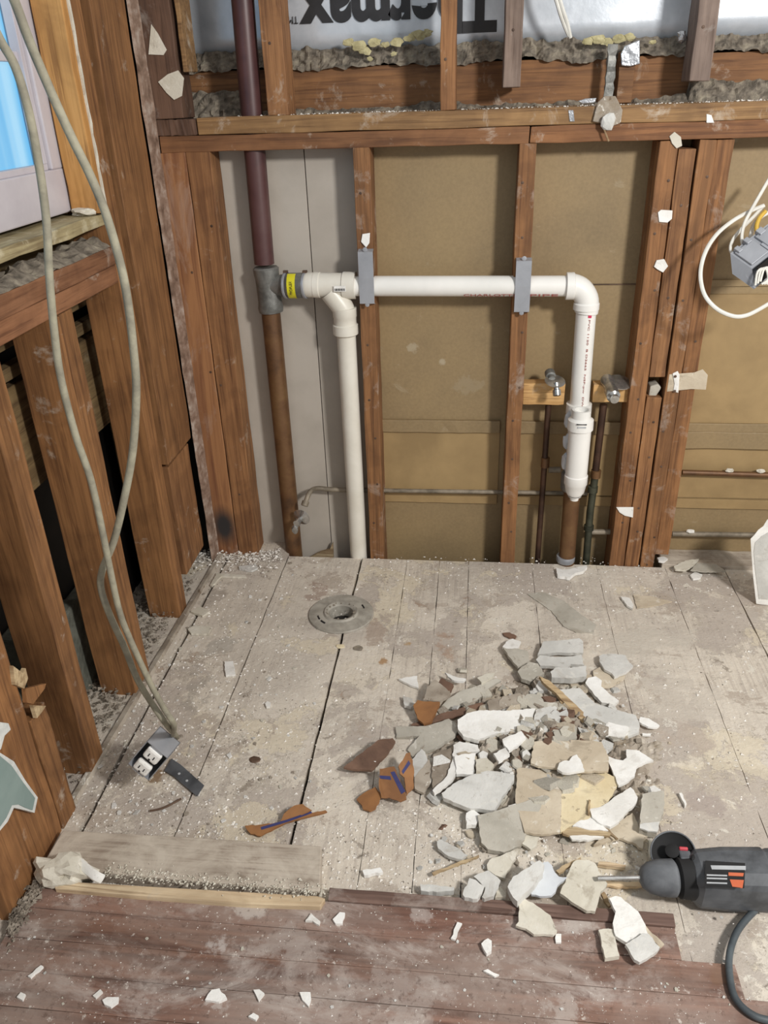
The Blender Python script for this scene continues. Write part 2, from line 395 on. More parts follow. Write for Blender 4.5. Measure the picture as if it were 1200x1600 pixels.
# ------------------------------------------------------------------ structure: floors
b = MB()
seams = [-1.15, -.955, -.763, -.570, -.3355, -.192, -.091, -.002, .190, .384, .585, .757, .95, 1.14, 1.3]
for i in range(len(seams) - 1):
    g = .0055 if i == 2 else .0035 if i == 4 else (.0018 if i in (3, 11) else .0006)
    g2 = .0045 if i + 1 == 2 else .0035 if i + 1 == 4 else (.0018 if i + 1 in (3, 11) else .0006)
    y1 = YW - .002 if seams[i] > -.7 else YW + .15
    b.box((seams[i] + g, .30, -.02), (seams[i + 1] - g2, y1, 0), .0010, 60, 1)
flo = struct(b.build('floor', 'floor', origin=(0, 0, 0)))
ct = MB().lathe([(.036, -.06), (.036, .03)], onZ(533, 960), (0, 0, 1), 40).build('cutter', 'dark')
bo = flo.modifiers.new('hole', 'BOOLEAN'); bo.object = ct; bo.solver = 'EXACT'; bpy.context.view_layer.update()
nm_ = bpy.data.meshes.new_from_object(flo.evaluated_get(bpy.context.evaluated_depsgraph_get()))
flo.modifiers.clear(); flo.data = nm_; bpy.data.objects.remove(ct)
b = MB().box((-1.3, .2, -.18), (1.4, 2.6, -.15))
struct(b.build('floor_underside', 'dark', origin=(0, 0, 0)))
b = MB(); yb = onZ(600, 1415, .015).y; pw = .0572; y = yb; k = 0
while y > .2:
    x1 = 1.3
    if k < 1: x1 = onZ(1052, 1440, .015).x
    elif k < 2: x1 = onZ(1135, 1460, .015).x
    b.box((-.79, y - pw + .0005, 0.0), (x1, y - .0002, .015), .0004, 20, 0); y -= pw; k += 1
struct(b.build('floor_hardwood', 'hard', origin=(0, 0, 0), bevel=.001))
# dust-covered patch beside the hardwood end, at the right
# maroon edging board between the two floors
q0, q1 = onZ(515, 1386, .02), onZ(1052, 1426, .02)
b = MB().box((q0.x, yb + .001, .0), (q1.x, (q0.y + q1.y) / 2, .019), .0006, 14, 0)
struct(b.build('trim_1', 'maroon', bevel=.0015))

# ------------------------------------------------------------------ structure: back wall
zt = 1.173
b = MB().box((-.30, YB, -.16), (1.3, YB + .012, zt + .02))
wb = struct(b.build('wall_back', 'fibre'))
xg = [onY(x, 600, YB).x for x in (330, 500, 585)]
xs_ = [-.80, onY(497, 550, YB - .004).x, -.30]
for i in range(2):
    MB().box((xs_[i] + .0012, YB - .006, -.16), (xs_[i + 1] - .0012, YB + .01, zt + .02)).build('painted_board', 'greypaint', wb, .001)
# lower boards of the back sheathing with thin ledges
def strip(x0, x1, y0, y1, mat, d, nm, lab=None):
    a, c = onY(x0, y0, YB - d), onY(x1, y1, YB - d)
    return MB().box((a.x, YB - d, c.z), (c.x, YB + .001, a.z), .0005, 10, 0).build(nm, mat, wb, .001)
x_l, x_m, x_r = 590, 800, 1000
z672 = onY(690, 672, YB).z
def zat(y, x=690): return onY(x, y, YB).z
for (xa, xb) in ((-.268, .08), (.13, .44), (.50, 1.3)):
    off = 0.0
    MB().box((xa, YB - .004, zat(768)), (xb, YB + .001, zat(672)), .0004, 8, 0).build('board', 'fibre_y', wb)
    MB().box((xa, YB - .012, zat(674)), (xb, YB + .001, zat(655)), .0008, 12, 0).build('ledge', 'fibre', wb, .002)
    MB().box((xa, YB - .007, zat(784)), (xb, YB + .001, zat(770)), .0006, 12, 0).build('ledge', 'fibre_y', wb, .001)
MB().box((.50, YB - .005, zat(655)), (1.3, YB + .001, zat(462)), .0004, 8, 0).build('board', 'fibre_y', wb)
MB().box((.13, YB - .003, zat(446) - .001), (.44, YB + .001, zat(446) + .0015)).build('seam', 'rust', wb)
MB().box((.50, YB - .006, zat(450)), (1.3, YB + .001, zat(440))).build('ledge', 'fibre', wb, .001)
MB().box((.50, YB - .016, onY(1100, 698, YB).z), (1.3, YB, onY(1100, 672, YB).z), .0012, 14, 0).build('ledge', 'fibre', wb, .002)

# upper wall behind the plate: rim board, mortar, foil-faced insulation board
fo = MB().box((-1.05, 2.33, -.15), (1.4, 2.35, 2.0))
up_ = struct(fo.build('wall_back_upper', 'dark'))
b = MB(); NX, NZ = 60, 12; x0, x1, z0, z1 = -.90, 1.3, 1.385, 1.9; gv = []
for i in range(NX + 1):
    row = []
    for j in range(NZ + 1):
        x = x0 + (x1 - x0) * i / NX; z = z0 + (z1 - z0) * j / NZ
        zz = z + (.004 * noise.noise(Vector((x * 9, 0, 3))) - .012 * max(0, x) if j == 0 else 0)
        row.append(b.bm.verts.new((x, 2.322 + .004 * noise.noise(Vector((x * 7, z * 9, 1))), zz)))
    gv.append(row)
for i in range(NX):
    for j in range(NZ): b.bm.faces.new((gv[i][j], gv[i + 1][j], gv[i + 1][j + 1], gv[i][j + 1])).smooth = True
fb = b.build('insulation_board', 'foil', bevel=0)
so = fb.modifiers.new('solid', 'SOLIDIFY'); so.thickness = .006; so.offset = -1
tag(fb, 'silver foil-faced insulation board with upside-down black lettering behind upper studs', 'insulation')
Yt = 2.312
a, c = onY(776, 50, Yt), onY(467, 37, Yt); capz = .115
text('lettering', 'Thermax', 'ink', (a.x, Yt, a.z), (-1, 0, 0), (0, 0, -1), a.x - c.x, capz, fb, off=.042).location += Vector((0, 0, capz))
# text origin = its lower left; rotated half a turn, so it starts at the right and its foot is up
a2, c2 = onY(466, 37, Yt), onY(450, 25, Yt)
text('lettering', 'TM', 'ink', (a2.x, Yt, a2.z + .016), (-1, 0, 0), (0, 0, -1), .024, .016, fb)

b = MB().box((-.95, 2.285, 1.235), (1.4, 2.312, 1.352), .0015, 20, 0)
tag(b.build('rim_board', 'rim', bevel=.002), 'wide brown horizontal board behind the upper studs, below grey mortar', 'board')
def rough_strip(name, mat, x0, x1, zf, Y0, Y1, label, nx=420, nj=14, amp=.012, cat='mortar', seed=0, back=.0):
    b = MB(); g = []
    for i in range(nx + 1):
        x = x0 + (x1 - x0) * i / nx; lo, hi = zf(x); row = []
        for j in range(nj + 1):
            t = j / nj; z = lo + (hi - lo) * t; yy = Y0 + (Y1 - Y0) * t
            n1 = noise.noise(Vector((x * 22 + seed, z * 22, 2))); n2 = noise.noise(Vector((x * 70 + seed, z * 70, 5)))
            row.append(b.bm.verts.new((x, yy - amp * abs(n1) * 1.6 - amp * .9 * n2 - amp * .4 * noise.noise(Vector((x * 160, z * 160, seed))), z + (.006 * n2 + .006 * n1 if j in (0, nj) else .002 * n2))))
        row.append(b.bm.verts.new((x, Y1 + .006 + back, row[-1].co.z - .006))); g.append(row)
    for i in range(nx):
        for j in range(len(g[0]) - 1): b.bm.faces.new((g[i][j], g[i + 1][j], g[i + 1][j + 1], g[i][j + 1]))
    return tag(b.build(name, mat), label, cat, kind='stuff')
rough_strip('mortar_bed', 'mortar', -.80, 1.3, lambda x: (1.350 + .012 * noise.noise(Vector((x * 6, 0, 0))), 1.394 - .012 * max(0, x)), 2.276, 2.312, 'lumpy grey mortar band between the brown rim board and the foil board')
rough_strip('mortar_crumbs', 'mortar', -.80, 1.3, lambda x: (1.235, 1.256 + .022 * max(0, noise.noise(Vector((x * 5 + 1, 0, 0)))) + (.035 if x > .5 else 0) + (.05 if x < -.6 else 0)), 2.22, 2.272, 'grey crumbled mortar lying along the top of the wall plate', seed=9)
def foam(pts, label):
    b = MB()
    for i, (x, y, r_) in enumerate(pts): b.lump(onY(x, y, 2.262), r_, .6, 2, (1.4, .35, .8), i * 3.1)
    tag(b.build('foam_smear', 'mortar_y'), label, 'foam', kind='stuff')
foam([(545, 66, .010), (560, 72, .014), (572, 80, .010), (585, 66, .012), (578, 92, .006), (602, 70, .008), (620, 66, .011), (640, 60, .010), (655, 55, .014), (668, 52, .009), (615, 84, .006)], 'pale yellow foam residue on the mortar under the lettering')
foam([(920, 64, .010), (935, 62, .012), (950, 66, .010), (968, 60, .012), (984, 58, .010), (1020, 66, .006)], 'pale yellow foam residue on the mortar above the metal strap')

# ------------------------------------------------------------------ back wall framing
def nails(parent, pts, r=.0035):
    for p in pts:
        MB().lathe([(0, 0), (r * .7, .0), (r, .0012), (0, .002)], p, (0, -1, 0), 8).build('nail', 'rust', parent)
def stud(name, lo, hi, mat, label, cat='stud', nl=0, jit=.0011, axis=2, group=None, seg=16, bev=.002):
    o = MB().box(lo, hi, jit, seg, axis).build(name, mat, bevel=bev)
    tag(o, label, cat, group)
    for k in range(nl):
        z = lo[2] + (hi[2] - lo[2]) * (k + .5 + random.uniform(-.3, .3)) / nl
        nails(o, [(random.uniform(lo[0] + .01, hi[0] - .01), lo[1] + .0003, z)])
    return o
zp0, zp1, zp2 = 1.173, 1.211, 1.249
xs828 = onY(828, 210, YW).x
stud('wall_plate', (onY(250, 225, YW).x, YW, zp0), (xs828 - .001, YB + .0, zp1 - .001), 'plate', 'red-brown horizontal plate resting on the studs, left length', 'plate', axis=0)
stud('wall_plate', (xs828 + .001, YW - .002, zp0), (1.35, YB, zp1 - .001), 'plate', 'darker red-brown horizontal plate, right length above the four close studs', 'plate', axis=0)
stud('wall_plate', (onY(308, 190, YW).x, YW - .003, zp1), (1.35, YB + .01, zp2), 'plate2', 'long pale upper plate lying on the two lower plate lengths', 'plate', axis=0)
stud('wood_block', (-.80, YW, zp1), (onY(306, 190, YW).x, YB, zp2 - .002), 'studdk', 'short dark dusty block end at the left end of the upper plate', 'block', axis=0)
xc = lambda x, y: onY(x, y, YW).x
zb = -.10
stud('wall_stud', (-.308, YW, zb), (-.266, YB - .001, zp0), 'stud2', 'red-brown stud behind the left grey nail plate', nl=9)
stud('wall_stud', (.095, YW, zb), (.137, YB - .001, zp0), 'stud2', 'red-brown stud behind the right grey nail plate', nl=10)
# corner posts at left
stud('corner_post', (-.803, YW, -.01), (-.733, YB - .01, zp0), 'smudge', 'wide corner post with a black soot spot near the floor', 'post', nl=3)
stud('corner_post', (-.731, YW + .001, -.01), (-.669, YB - .01, zp0), 'stud', 'brown post beside the grey painted boards, right of the sooty post', 'post', nl=3)
# right cluster
A0, A1 = onY(994, 550, YW).x, onY(1018, 550, YW).x
B0, B1, C1, D1 = onY(1020, 550, YW).x, onY(1045, 550, YW).x, onY(1071, 550, YW).x, onY(1096, 550, YW).x
stud('wall_stud', (A0 - .004, YW, zb), (A1, YB, zp0 - .002), 'stud2', 'plaster-flecked red-brown stud, leftmost of the four close together', nl=9)
stud('wall_stud', (B0, YW + .004, onY(1030, 590, YW).z), (B1, YB, zp0 - .02), 'stud', 'short upper stud length with a gap above it, second of the four', nl=2)
stud('wall_stud', (B0, YW + .004, zb), (B1, YB, onY(1030, 622, YW).z), 'stud', 'lower stud length below the broken gap, second of the four', nl=5)
stud('wall_stud', (B1 + .004, YW - .001, zb), (C1, YB, zp0 - .002), 'stud2', 'dusty brown stud, third of the four close together', nl=8)
stud('wall_stud', (C1 + .001, YW + .004, .04), (D1, YB, zp0 - .002), 'stud2', 'pale-smeared stud, rightmost of the four close together', nl=1)
b = MB().poly([onY(x, y, YW + .02) for x, y in ((1012, 628), (1016, 604), (1028, 600), (1034, 606), (1026, 618))], (0, .04, 0))
tag(b.build('plaster_lump', 'grey', bevel=.003), 'grey plaster lump stuck in the gap of the second close stud', 'plaster')
# upper studs standing on / hanging over the plate
stud('upper_stud', (onY(414, 120, YW).x - .002, YW + .004, zp2), (onY(446, 120, YW).x, YW + .092, 1.95), 'stud', 'brown upper stud beside the maroon pipe', nl=3)
stud('upper_stud', (onY(688, 120, YW).x, YW + .002, zp2 + .0), (onY(712, 120, YW).x, YW + .092, 1.95), 'stud', 'brown upper stud standing in front of the lettering', nl=4)
p = onY(800, 137, 2.17); stud('upper_stud', (onY(787, 100, 2.17).x, 2.17, p.z), (onY(815, 100, 2.17).x, 2.255, 1.95), 'studgrey', 'grey-brown hanging stud ending above the plate beside the lettering', nl=3)
p = onY(1090, 127, 2.17); stud('upper_stud', (onY(1080, 100, 2.17).x, 2.17, p.z), (onY(1112, 100, 2.17).x, 2.255, 1.95), 'studgrey', 'grey-brown hanging stud ending above the plate near the right edge', nl=3)
stud('upper_stud', (-.800, YW + .002, zp2), (onY(276, 100, YW).x, YB, 1.95), 'studdk', 'wide dark dusty board in the upper left corner with flaking paint', 'board')
stud('lath', (onY(277, 60, YW).x, YW + .01, zp2 + .1), (onY(285, 60, YW).x, YB, 1.95), 'plate2', 'thin pale strip at the right edge of the dark upper corner board', 'strip')
for i, (pl, lab) in enumerate((([(232, 85), (236, 38), (246, 52), (260, 78), (255, 86)], 'upper pointed white paint flake on the dark corner board'),
                 ([(247, 128), (262, 116), (278, 110), (287, 122), (284, 150), (272, 156), (260, 145)], 'lower white and tan paint flake on the dark corner board'))):
    tag(MB().poly([onY(x, y, YW - .001) for x, y in pl], (0, .003, 0)).build('paint_flake', 'beige'), lab, 'paint flake')
stud('sole_plate', (onY(1035, 880, YW).x, YW - .003, -.01), (1.3, YB, .012), 'oldboard', 'dusty sole plate lying along the wall at the right', 'plate', axis=0, jit=.002)
# bits stuck on the framing
def flake(name, pts, Y, mat, label, th=.004, cat='plaster', grp=None):
    return tag(MB().poly([onY(x, y, Y) for x, y in pts], (0, th, 0)).build(name, mat, bevel=.001), label, cat, grp)
flake('plaster_flake', [(1030, 347), (1028, 332), (1033, 328), (1051, 329), (1050, 342), (1043, 348)], YW - .004, 'white', 'white plaster flake stuck high on the leftmost close stud')
flake('plaster_flake', [(1022, 417), (1026, 407), (1038, 405), (1044, 416), (1036, 426), (1027, 421)], YW - .006, 'white', 'small round white plaster blob below the higher flake on the leftmost close stud', .006)
flake('plaster_flake', [(1046, 213), (1054, 206), (1064, 214), (1066, 228), (1057, 232), (1050, 224)], YW - .005, 'beige', 'beige plaster flake on the plate above the close studs')
flake('plaster_flake', [(963, 793), (990, 793), (989, 809), (976, 806), (968, 801)], YW - .004, 'white', 'torn white plaster flake low on the leftmost close stud')
o = flake('plaster_flake', [(1051, 584), (1059, 580), (1062, 586), (1060, 614), (1052, 612), (1054, 600)], YW - .005, 'white', 'narrow white plaster strip with two nails on the third close stud')
nails(o, [onY(1055, 588, YW - .0055), onY(1054, 611, YW - .0055)], .004)
flake('paper_scrap', [(1042, 612), (1046, 585), (1085, 582), (1098, 577), (1106, 586), (1103, 609), (1080, 608)], YW - .002, 'tan', 'translucent tan paper scrap stuck across the right close studs', .001, 'paper')
flake('foil_scrap', [(888, 172), (896, 172), (898, 190), (890, 190)], YW - .005, 'foil2', 'small silver foil scrap on the upper plate left of the torn paper', .002, 'foil')
flake('plaster_flake', [(1104, 178), (1112, 180), (1116, 192), (1104, 192)], YW - .005, 'white', 'small white flake on the right end of the upper plate')
flake('plaster_flake', [(566, 366), (578, 364), (577, 380), (572, 387), (564, 378)], YW - .005, 'white', 'white flake on the stud just above the left nail plate', .004)
# torn paper scrap with plaster lump and stick
t = empty('torn_paper', onY(945, 200, YW - .012))
MB().poly([onY(x, y, YW - .012) for x, y in ((926, 190), (934, 160), (945, 150), (962, 150), (973, 172), (970, 192), (950, 200), (938, 192))], (0, .006, 0)).build('paper', 'dirty', t, .002)
MB().lump(onY(951, 190, YW - .02), .017, .3, 2, (1, .5, 1.1)).build('plaster_lump', 'lgrey', t)
MB().tube([onY(940, 190, YW - .016), onY(946, 208, YW - .02), onY(951, 221, YW - .02)], .0022, 6).build('stick', 'splinter', t)
tag(t, 'torn grey paper with a plaster lump hanging over the middle of the upper plate', 'paper')
t = MB().box((onY(946, 110, 2.24).x, 2.225, 1.262), (onY(960, 110, 2.24).x, 2.232, 1.375), .002, 10, 2).build('metal_strap', 'lead', bevel=.001)
tag(t, 'rusty grey vertical metal strap above the torn paper', 'strap')
b = MB(); 
tag(b.poly([onY(x, y, 2.225) for x, y in ((970, 84), (976, 72), (1000, 62), (1000, 100), (985, 104), (971, 103))], (0, .006, 0)).build('foil_scrap', 'foil2', bevel=.002), 'crumpled silver foil scrap above the plate, right of the metal strap', 'foil')
stud('wood_block', (onY(965, 130, 2.235).x, 2.235, 1.25), (onY(990, 130, 2.235).x, 2.27, 1.36), 'rim', 'short vertical wood block below the crumpled foil scrap', 'block', seg=4)
flake('foil_scrap', [(903, 158), (915, 154), (932, 153), (930, 160), (910, 162)], 2.19, 'foil2', 'flat silver foil scrap lying on the plate left of the torn paper', .01, 'foil')
tag(MB().lump(onY(1066, 58, 2.25), .012, .5, 2, (.9, .6, 1.1), 3).build('foil_scrap', 'foil2'), 'small foil lump hanging beside the right hanging stud', 'foil')
# two white cables at the top
t = empty('hanging_cable', onY(875, 0, 2.20))
for dx, e in ((0, 0), (6, 3)):
    MB().tube([onY(853 + dx, -120, 2.22), onY(862 + dx, -30, 2.21), onY(872 + dx, 10, 2.21), onY(880 + dx, 35, 2.22), onY(889 + dx * .4, 56 + e, 2.23)], .0045, 8).build('cable', 'cablew', t)
tag(t, 'pair of pale cables hanging in front of the foil board', 'cable')

# ------------------------------------------------------------------ left wall
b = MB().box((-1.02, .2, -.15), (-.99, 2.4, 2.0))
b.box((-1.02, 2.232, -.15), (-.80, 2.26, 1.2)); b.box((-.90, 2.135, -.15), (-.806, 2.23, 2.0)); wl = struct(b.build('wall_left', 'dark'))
for z0, z1 in ((.56, .79), (.80, .83), (.86, 1.05), (1.06, 1.26), (1.27, 1.50), (1.51, 1.8)):
    y0 = .3 if z1 < 1.1 else 1.74
    MB().box((-.955, y0, z0), (-.93, 2.3, z1 - .002), .001, 14, 1).build('sheathing_board', 'sheath', wl, .002)
MB().box((-.96, 1.9, .0), (-.935, 2.3, .55), .001, 6, 1).build('sheathing_board', 'sheath', wl, .002)
# foundation blocks low in the stud bays
for y0, y1, z1 in ((1.26, 1.42, .30), (1.43, 1.52, .24), (1.53, 1.75, .22), (1.05, 1.25, .2)):
    o = MB().box((-.985, y0, -.14), (-.93, y1 - .004, z1), .006, 6, 2).build('foundation_block', 'block', bevel=.006)
    tag(o, 'rough grey masonry block low in the side wall stud bay, %s' % {1.26: 'beside the doubled nearest stud', 1.43: 'behind the middle stud', 1.53: 'between the two far studs', 1.05: 'darkest, behind the broken stud'}[y0], 'block')
D = .09
def lstud(y0, y1, z0, z1, mat, label, x=XL, d=D, cat='stud', **k): return stud('side_stud', (x - d, y0, z0), (x, y1, z1), mat, label, cat, seg=14, **k)
lstud(1.775, 1.832, -.01, 1.95, 'studL', 'tall side stud right of the orange window jamb')
lstud(1.448, 1.478, -.01, .928, 'studL', 'side stud under the sill, near half of the middle doubled pair')
lstud(1.480, 1.535, -.01, .928, 'studL', 'side stud under the sill, far half of the middle doubled pair')
lstud(1.192, 1.252, -.01, .928, 'studL', 'thick side stud under the sill with a grey plaster fleck')
lstud(1.047, 1.102, -.01, .285, 'studL', 'broken side stud with a splintered top right of the green board', x=-.80)
lstud(.937, 1.045, -.01, .928, 'studL', 'dusty wide side stud behind the torn green board', x=-.802)
lstud(.845, .934, -.01, .928, 'studL', 'side stud at the lower left corner of the photo', x=-.80)
# splinters at the break
for i, pl in enumerate(([(20, 1040), (24, 1070), (38, 1076), (44, 1060), (40, 1044), (36, 1052)], [(40, 1076), (72, 1068), (70, 1076), (52, 1100), (42, 1098)], [(52, 1102), (72, 1103), (66, 1112), (58, 1122)])):
    tag(MB().poly([onX(x, y, -.795 + .003 * i) for x, y in pl], (-.008, 0, 0)).build('wood_splinter', 'splinter' if i != 1 else 'studL'),
        ('pale fibrous splinter at the top of the broken side stud', 'long pointed splinter jutting right from the broken side stud', 'lowest pale splinter on the broken side stud')[i], 'splinter')
# wide board and block near the corner
stud('corner_board', (-.845, 1.878, .425), (-.807, 2.07, 1.95), 'studL', 'wide brown vertical board on the side wall beside the corner', 'board', seg=20)
stud('wood_block', (-.86, 1.885, .075), (-.812, 2.05, .415), 'stud', 'short wide block below the corner board', 'block', seg=6)
rb = MB(); g = []
for i in range(61):
    z = -.0 + 1.95 * i / 60; w_ = .006 + .005 * noise.noise(Vector((z * 9, 0, 0))) + .006 * noise.noise(Vector((z * 40, 0, 0)))
    g.append([rb.bm.verts.new(q) for q in ((-.806, 2.085 - w_, z), (-.800 + .002 * noise.noise(Vector((z * 60, 1, 0))), 2.085 - w_ * .3, z), (-.797, 2.12, z), (-.797 + w_ * .4, 2.126, z), (-.806, 2.127, z))])
for i in range(60):
    for k in range(4): rb.bm.faces.new((g[i][k], g[i][k + 1], g[i + 1][k + 1], g[i + 1][k]))
tag(rb.build('plaster_bead', 'bead'), 'ragged line of old plaster running up the room corner', 'plaster')
# lath nails in the narrow gap
for k, (x, y) in enumerate([(157, 118), (166, 192), (174, 190), (187, 267), (199, 337), (207, 397), (182, 253)]):
    p = onX(x, y, -.85)
    o = MB().tube([p + Vector((0, -.012, .0)), p + Vector((.004, .014, -.002))], .0016, 6).build('lath_nail', 'steel')
    tag(o, 'thin pale nail sticking across the narrow gap in the side wall', 'nail', 'nails in the gap beside the corner board')
# doubled sill under the window
stud('window_sill_beam', (XL - D, .3, .969), (XL + .001, 1.773, 1.008), 'sill', 'upper of the two stacked sill beams under the window', 'beam', axis=1)
stud('window_sill_beam', (XL - D, .3, .930), (XL, 1.773, .968), 'sill', 'lower of the two stacked sill beams under the window', 'beam', axis=1)
b = MB(); g = []
for i in range(91):
    y = .3 + 1.47 * i / 90; row = []
    for j in range(11):
        x = -.90 + .094 * j / 10; e = math.sin(math.pi * j / 10)
        row.append(b.bm.verts.new((x, y, 1.008 + .018 * e * (1 + noise.noise(Vector((x * 50, y * 40, 0)))) + .006 * noise.noise(Vector((x * 120, y * 120, 3))))))
    g.append(row)
for i in range(90):
    for j in range(10): b.bm.faces.new((g[i][j], g[i + 1][j], g[i + 1][j + 1], g[i][j + 1]))
tag(b.build('insulation_fluff', 'mortar'), 'grey fibrous fluff lying on the sill beam under the window', 'insulation', kind='stuff')
# window
b = MB()
wy1 = 1.775
stud('window_stool', (-.93, .3, 1.052), (-.812, 1.775, 1.076), 'stool', 'rough cream-coloured stool board below the window frame', 'board', axis=1, jit=.003)
wr = empty('window_1', (-.88, 1.2, 1.08)); struct(wr)
zb_, zg, yg = 1.085, 1.172, 1.700
MB().box((-.93, .3, zb_), (-.872, wy1, zg)).box((-.93, yg + .004, zg), (-.872, wy1, 1.95)).build('window_frame', 'winframe', wr, .003)
MB().box((-.90, .3, zg), (-.880, yg + .002, zg + .012)).box((-.90, yg - .012, zg + .012), (-.880, yg + .003, 1.95)).build('glazing_bead', 'winframe', wr, .001)
MB().box((-.905, .3, 1.366), (-.888, yg - .01, 1.384)).build('muntin', 'winframe', wr, .002)
MB().box((-.915, .3, zg), (-.909, yg, 1.95)).build('pane', 'glow', wr)
stud('window_jamb', (-.868, 1.742, 1.08), (XL, 1.768, 1.95), 'jamb', 'smooth orange-toned jamb board at the window', 'board')
stud('caulk_strip', (-.812, 1.7685, 1.08), (XL + .003, 1.776, 1.95), 'beige', 'thin pale plaster strip along the window jamb', 'plaster', jit=.001, seg=40, bev=0)
rough = MB().lump(onX(135, 330, -.84), .028, .5, 3, (1, 1.3, .35), 2); tag(rough.build('plaster_lump', 'beige'), 'crumbly pale plaster lump at the foot of the orange jamb', 'plaster')
# green drywall scrap
t = empty('drywall_scrap', onX(20, 1270, -.79))
MB().poly([onX(x, y, -.786) for x, y in ((-60, 1150), (0, 1181), (18, 1196), (36, 1222), (55, 1247), (51, 1266), (40, 1262), (30, 1257), (19, 1258), (10, 1278), (0, 1292), (-60, 1330))], (-.002, 0, 0)).build('green_face', 'greendry', t)
MB().poly([onX(x, y, -.788) for x, y in ((-60, 1140), (0, 1176), (22, 1190), (40, 1220), (59, 1246), (54, 1270), (40, 1266), (22, 1262), (12, 1284), (0, 1298), (-60, 1335))], (-.010, 0, 0)).build('gypsum_core', 'gyp', t)
tag(t, 'torn grey-green drywall scrap on the side wall at the left edge', 'drywall')
tag(MB().poly([onX(x, y, -.79) for x, y in ((-40, 1120), (0, 1128), (14, 1130), (18, 1140), (8, 1150), (2, 1172), (-40, 1170))], (-.009, 0, 0)).build('drywall_scrap', 'gyp', bevel=.002), 'small crumbled white gypsum bit above the green drywall scrap', 'drywall')

# ------------------------------------------------------------------ plumbing
# 1. old drain stack at the left with a cast tee
SY = 2.165; SR = .027
def px(x, y, Y=SY): return onY(x, y, Y)
t = empty('drain_stack', px(459, 872))
tee = px(418, 450)
s0, s1, s2, s3 = px(372, -90), px(398, 236), px(413, 412), px(461, 880)
dn = (s3 - s2).normalized()
MB().tube([s0, s1, s2 + Vector((0, 0, .0))], SR, 24, smooth=0).build('upper_pipe', 'maroonpipe', t)
MB().tube([px(423, 486), s3 + dn * .08], SR * .97, 24, smooth=0).build('lower_pipe', 'copper', t)
a, c = px(415, 417), px(424, 487)
MB().lathe([(SR + .004, 0), (SR + .008, .004), (SR + .007, .02), (SR + .005, .03), (SR + .005, (c - a).length - .03), (SR + .008, (c - a).length - .012), (SR + .006, (c - a).length)], a, c - a).build('tee', 'lead', t)
br0, br1 = px(424, 446), px(452, 446, SY - .012)
MB().lathe([(.030, 0), (.026, .02), (.029, .03), (.029, (br1 - br0).length)], br0, br1 - br0).build('tee_branch', 'lead', t)
tag(t, 'old brown drain stack with a grey cast tee at the far left', 'pipe')
# 2. PVC vent line
PY = 2.135; PR = .0262
t = empty('drain_line', onY(560, 875, 2.14))
def pp(x, y, Y=PY): return onY(x, y, Y)
k0 = pp(444, 446, 2.150); k1 = pp(478, 446, 2.142)
cp = MB().lathe([(.031, 0), (.033, .003), (.033, (k1 - k0).length - .003), (.031, (k1 - k0).length)], k0, k1 - k0).build('rubber_coupling', 'lead', t)
ax = (k1 - k0).normalized(); mid = k0 + ax * ((k1 - k0).length * .42)
lb = MB(); v = ax.cross(Vector((0, 0, 1))).normalized(); rings = []
for i in range(15):
    an = math.radians(-75 + 150 * i / 14); d = Vector((0, -math.cos(an), 0)) + Vector((0, 0, math.sin(an)))
    rings.append([lb.bm.verts.new(mid + ax * s * .0115 + d * .0337) for s in (-1, 1)])
for i in range(14): lb.bm.faces.new((rings[i][0], rings[i][1], rings[i + 1][1], rings[i + 1][0])).smooth = True
lb_o = lb.build('yellow_label', 'yellow', cp)
text('lettering', 'PROFLEX', 'ink', mid + Vector((.004, -.0345, -.018)), (0, 0, 1), (-1, 0, 0), .036, .007, cp)
for q in (.05, .93):
    f0 = k0 + ax * ((k1 - k0).length * q)
    MB().lathe([(.0335, 0), (.0345, .001), (.0345, .006), (.0335, .007)], f0, ax).build('clamp', 'steel', cp)
    MB().box(f0 + Vector((-.002, -.006, .030)), f0 + Vector((.010, .006, .039))).build('clamp_screw', 'rust', cp)
h0, h1 = pp(474, 445, 2.142), pp(556, 446)
ln = (h1 - h0).length
MB().lathe([(.024, 0), (.031, .006), (.0325, .012), (.0325, .03), (.0335, .0305), (.0335, ln * .32), (.0318, ln * .33), (.0318, ln * .76), (.035, ln * .77), (.035, ln)], h0, h1 - h0, 32).build('wye_fitting', 'pvcd', t)
# barcode sticker
bc = pp(531, 452, PY - .0345); st_ = MB().box(bc + Vector((-.016, -.0006, -.006)), bc + Vector((.016, 0, .009))).build('sticker', 'white', t)
for i in range(12): MB().box(bc + Vector((-.014 + i * .0023, -.0012, -.004)), bc + Vector((-.0131 + i * .0023 + (i % 3) * .0004, -.0005, .002))).build('bar', 'ink', st_)
e0, e1, e2, e3 = pp(516, 455), pp(531, 474), pp(538, 486), pp(539, 500)
MB().tube([e0, e1, e2, e3], .030, 24).build('wye_branch', 'pvcd', t)
dnv = (pp(562, 875, 2.15) - pp(540, 500)).normalized()
MB().lathe([(.0325, 0), (.0325, .025), (.031, .027), (.031, .045), (.0345, .047), (.0345, .072), (.029, .076)], pp(538, 480), dnv).build('reducer_coupling', 'pvcd', t)
MB().tube([pp(540, 505), pp(561, 875, 2.15) + dnv * .08], .0262, 28, smooth=0).build('down_pipe', 'pvcd', t)
hp0, hp1 = pp(552, 447), pp(886, 447)
MB().tube([hp0, hp1], PR, 32, smooth=0).build('horizontal_pipe', 'pvc', t)
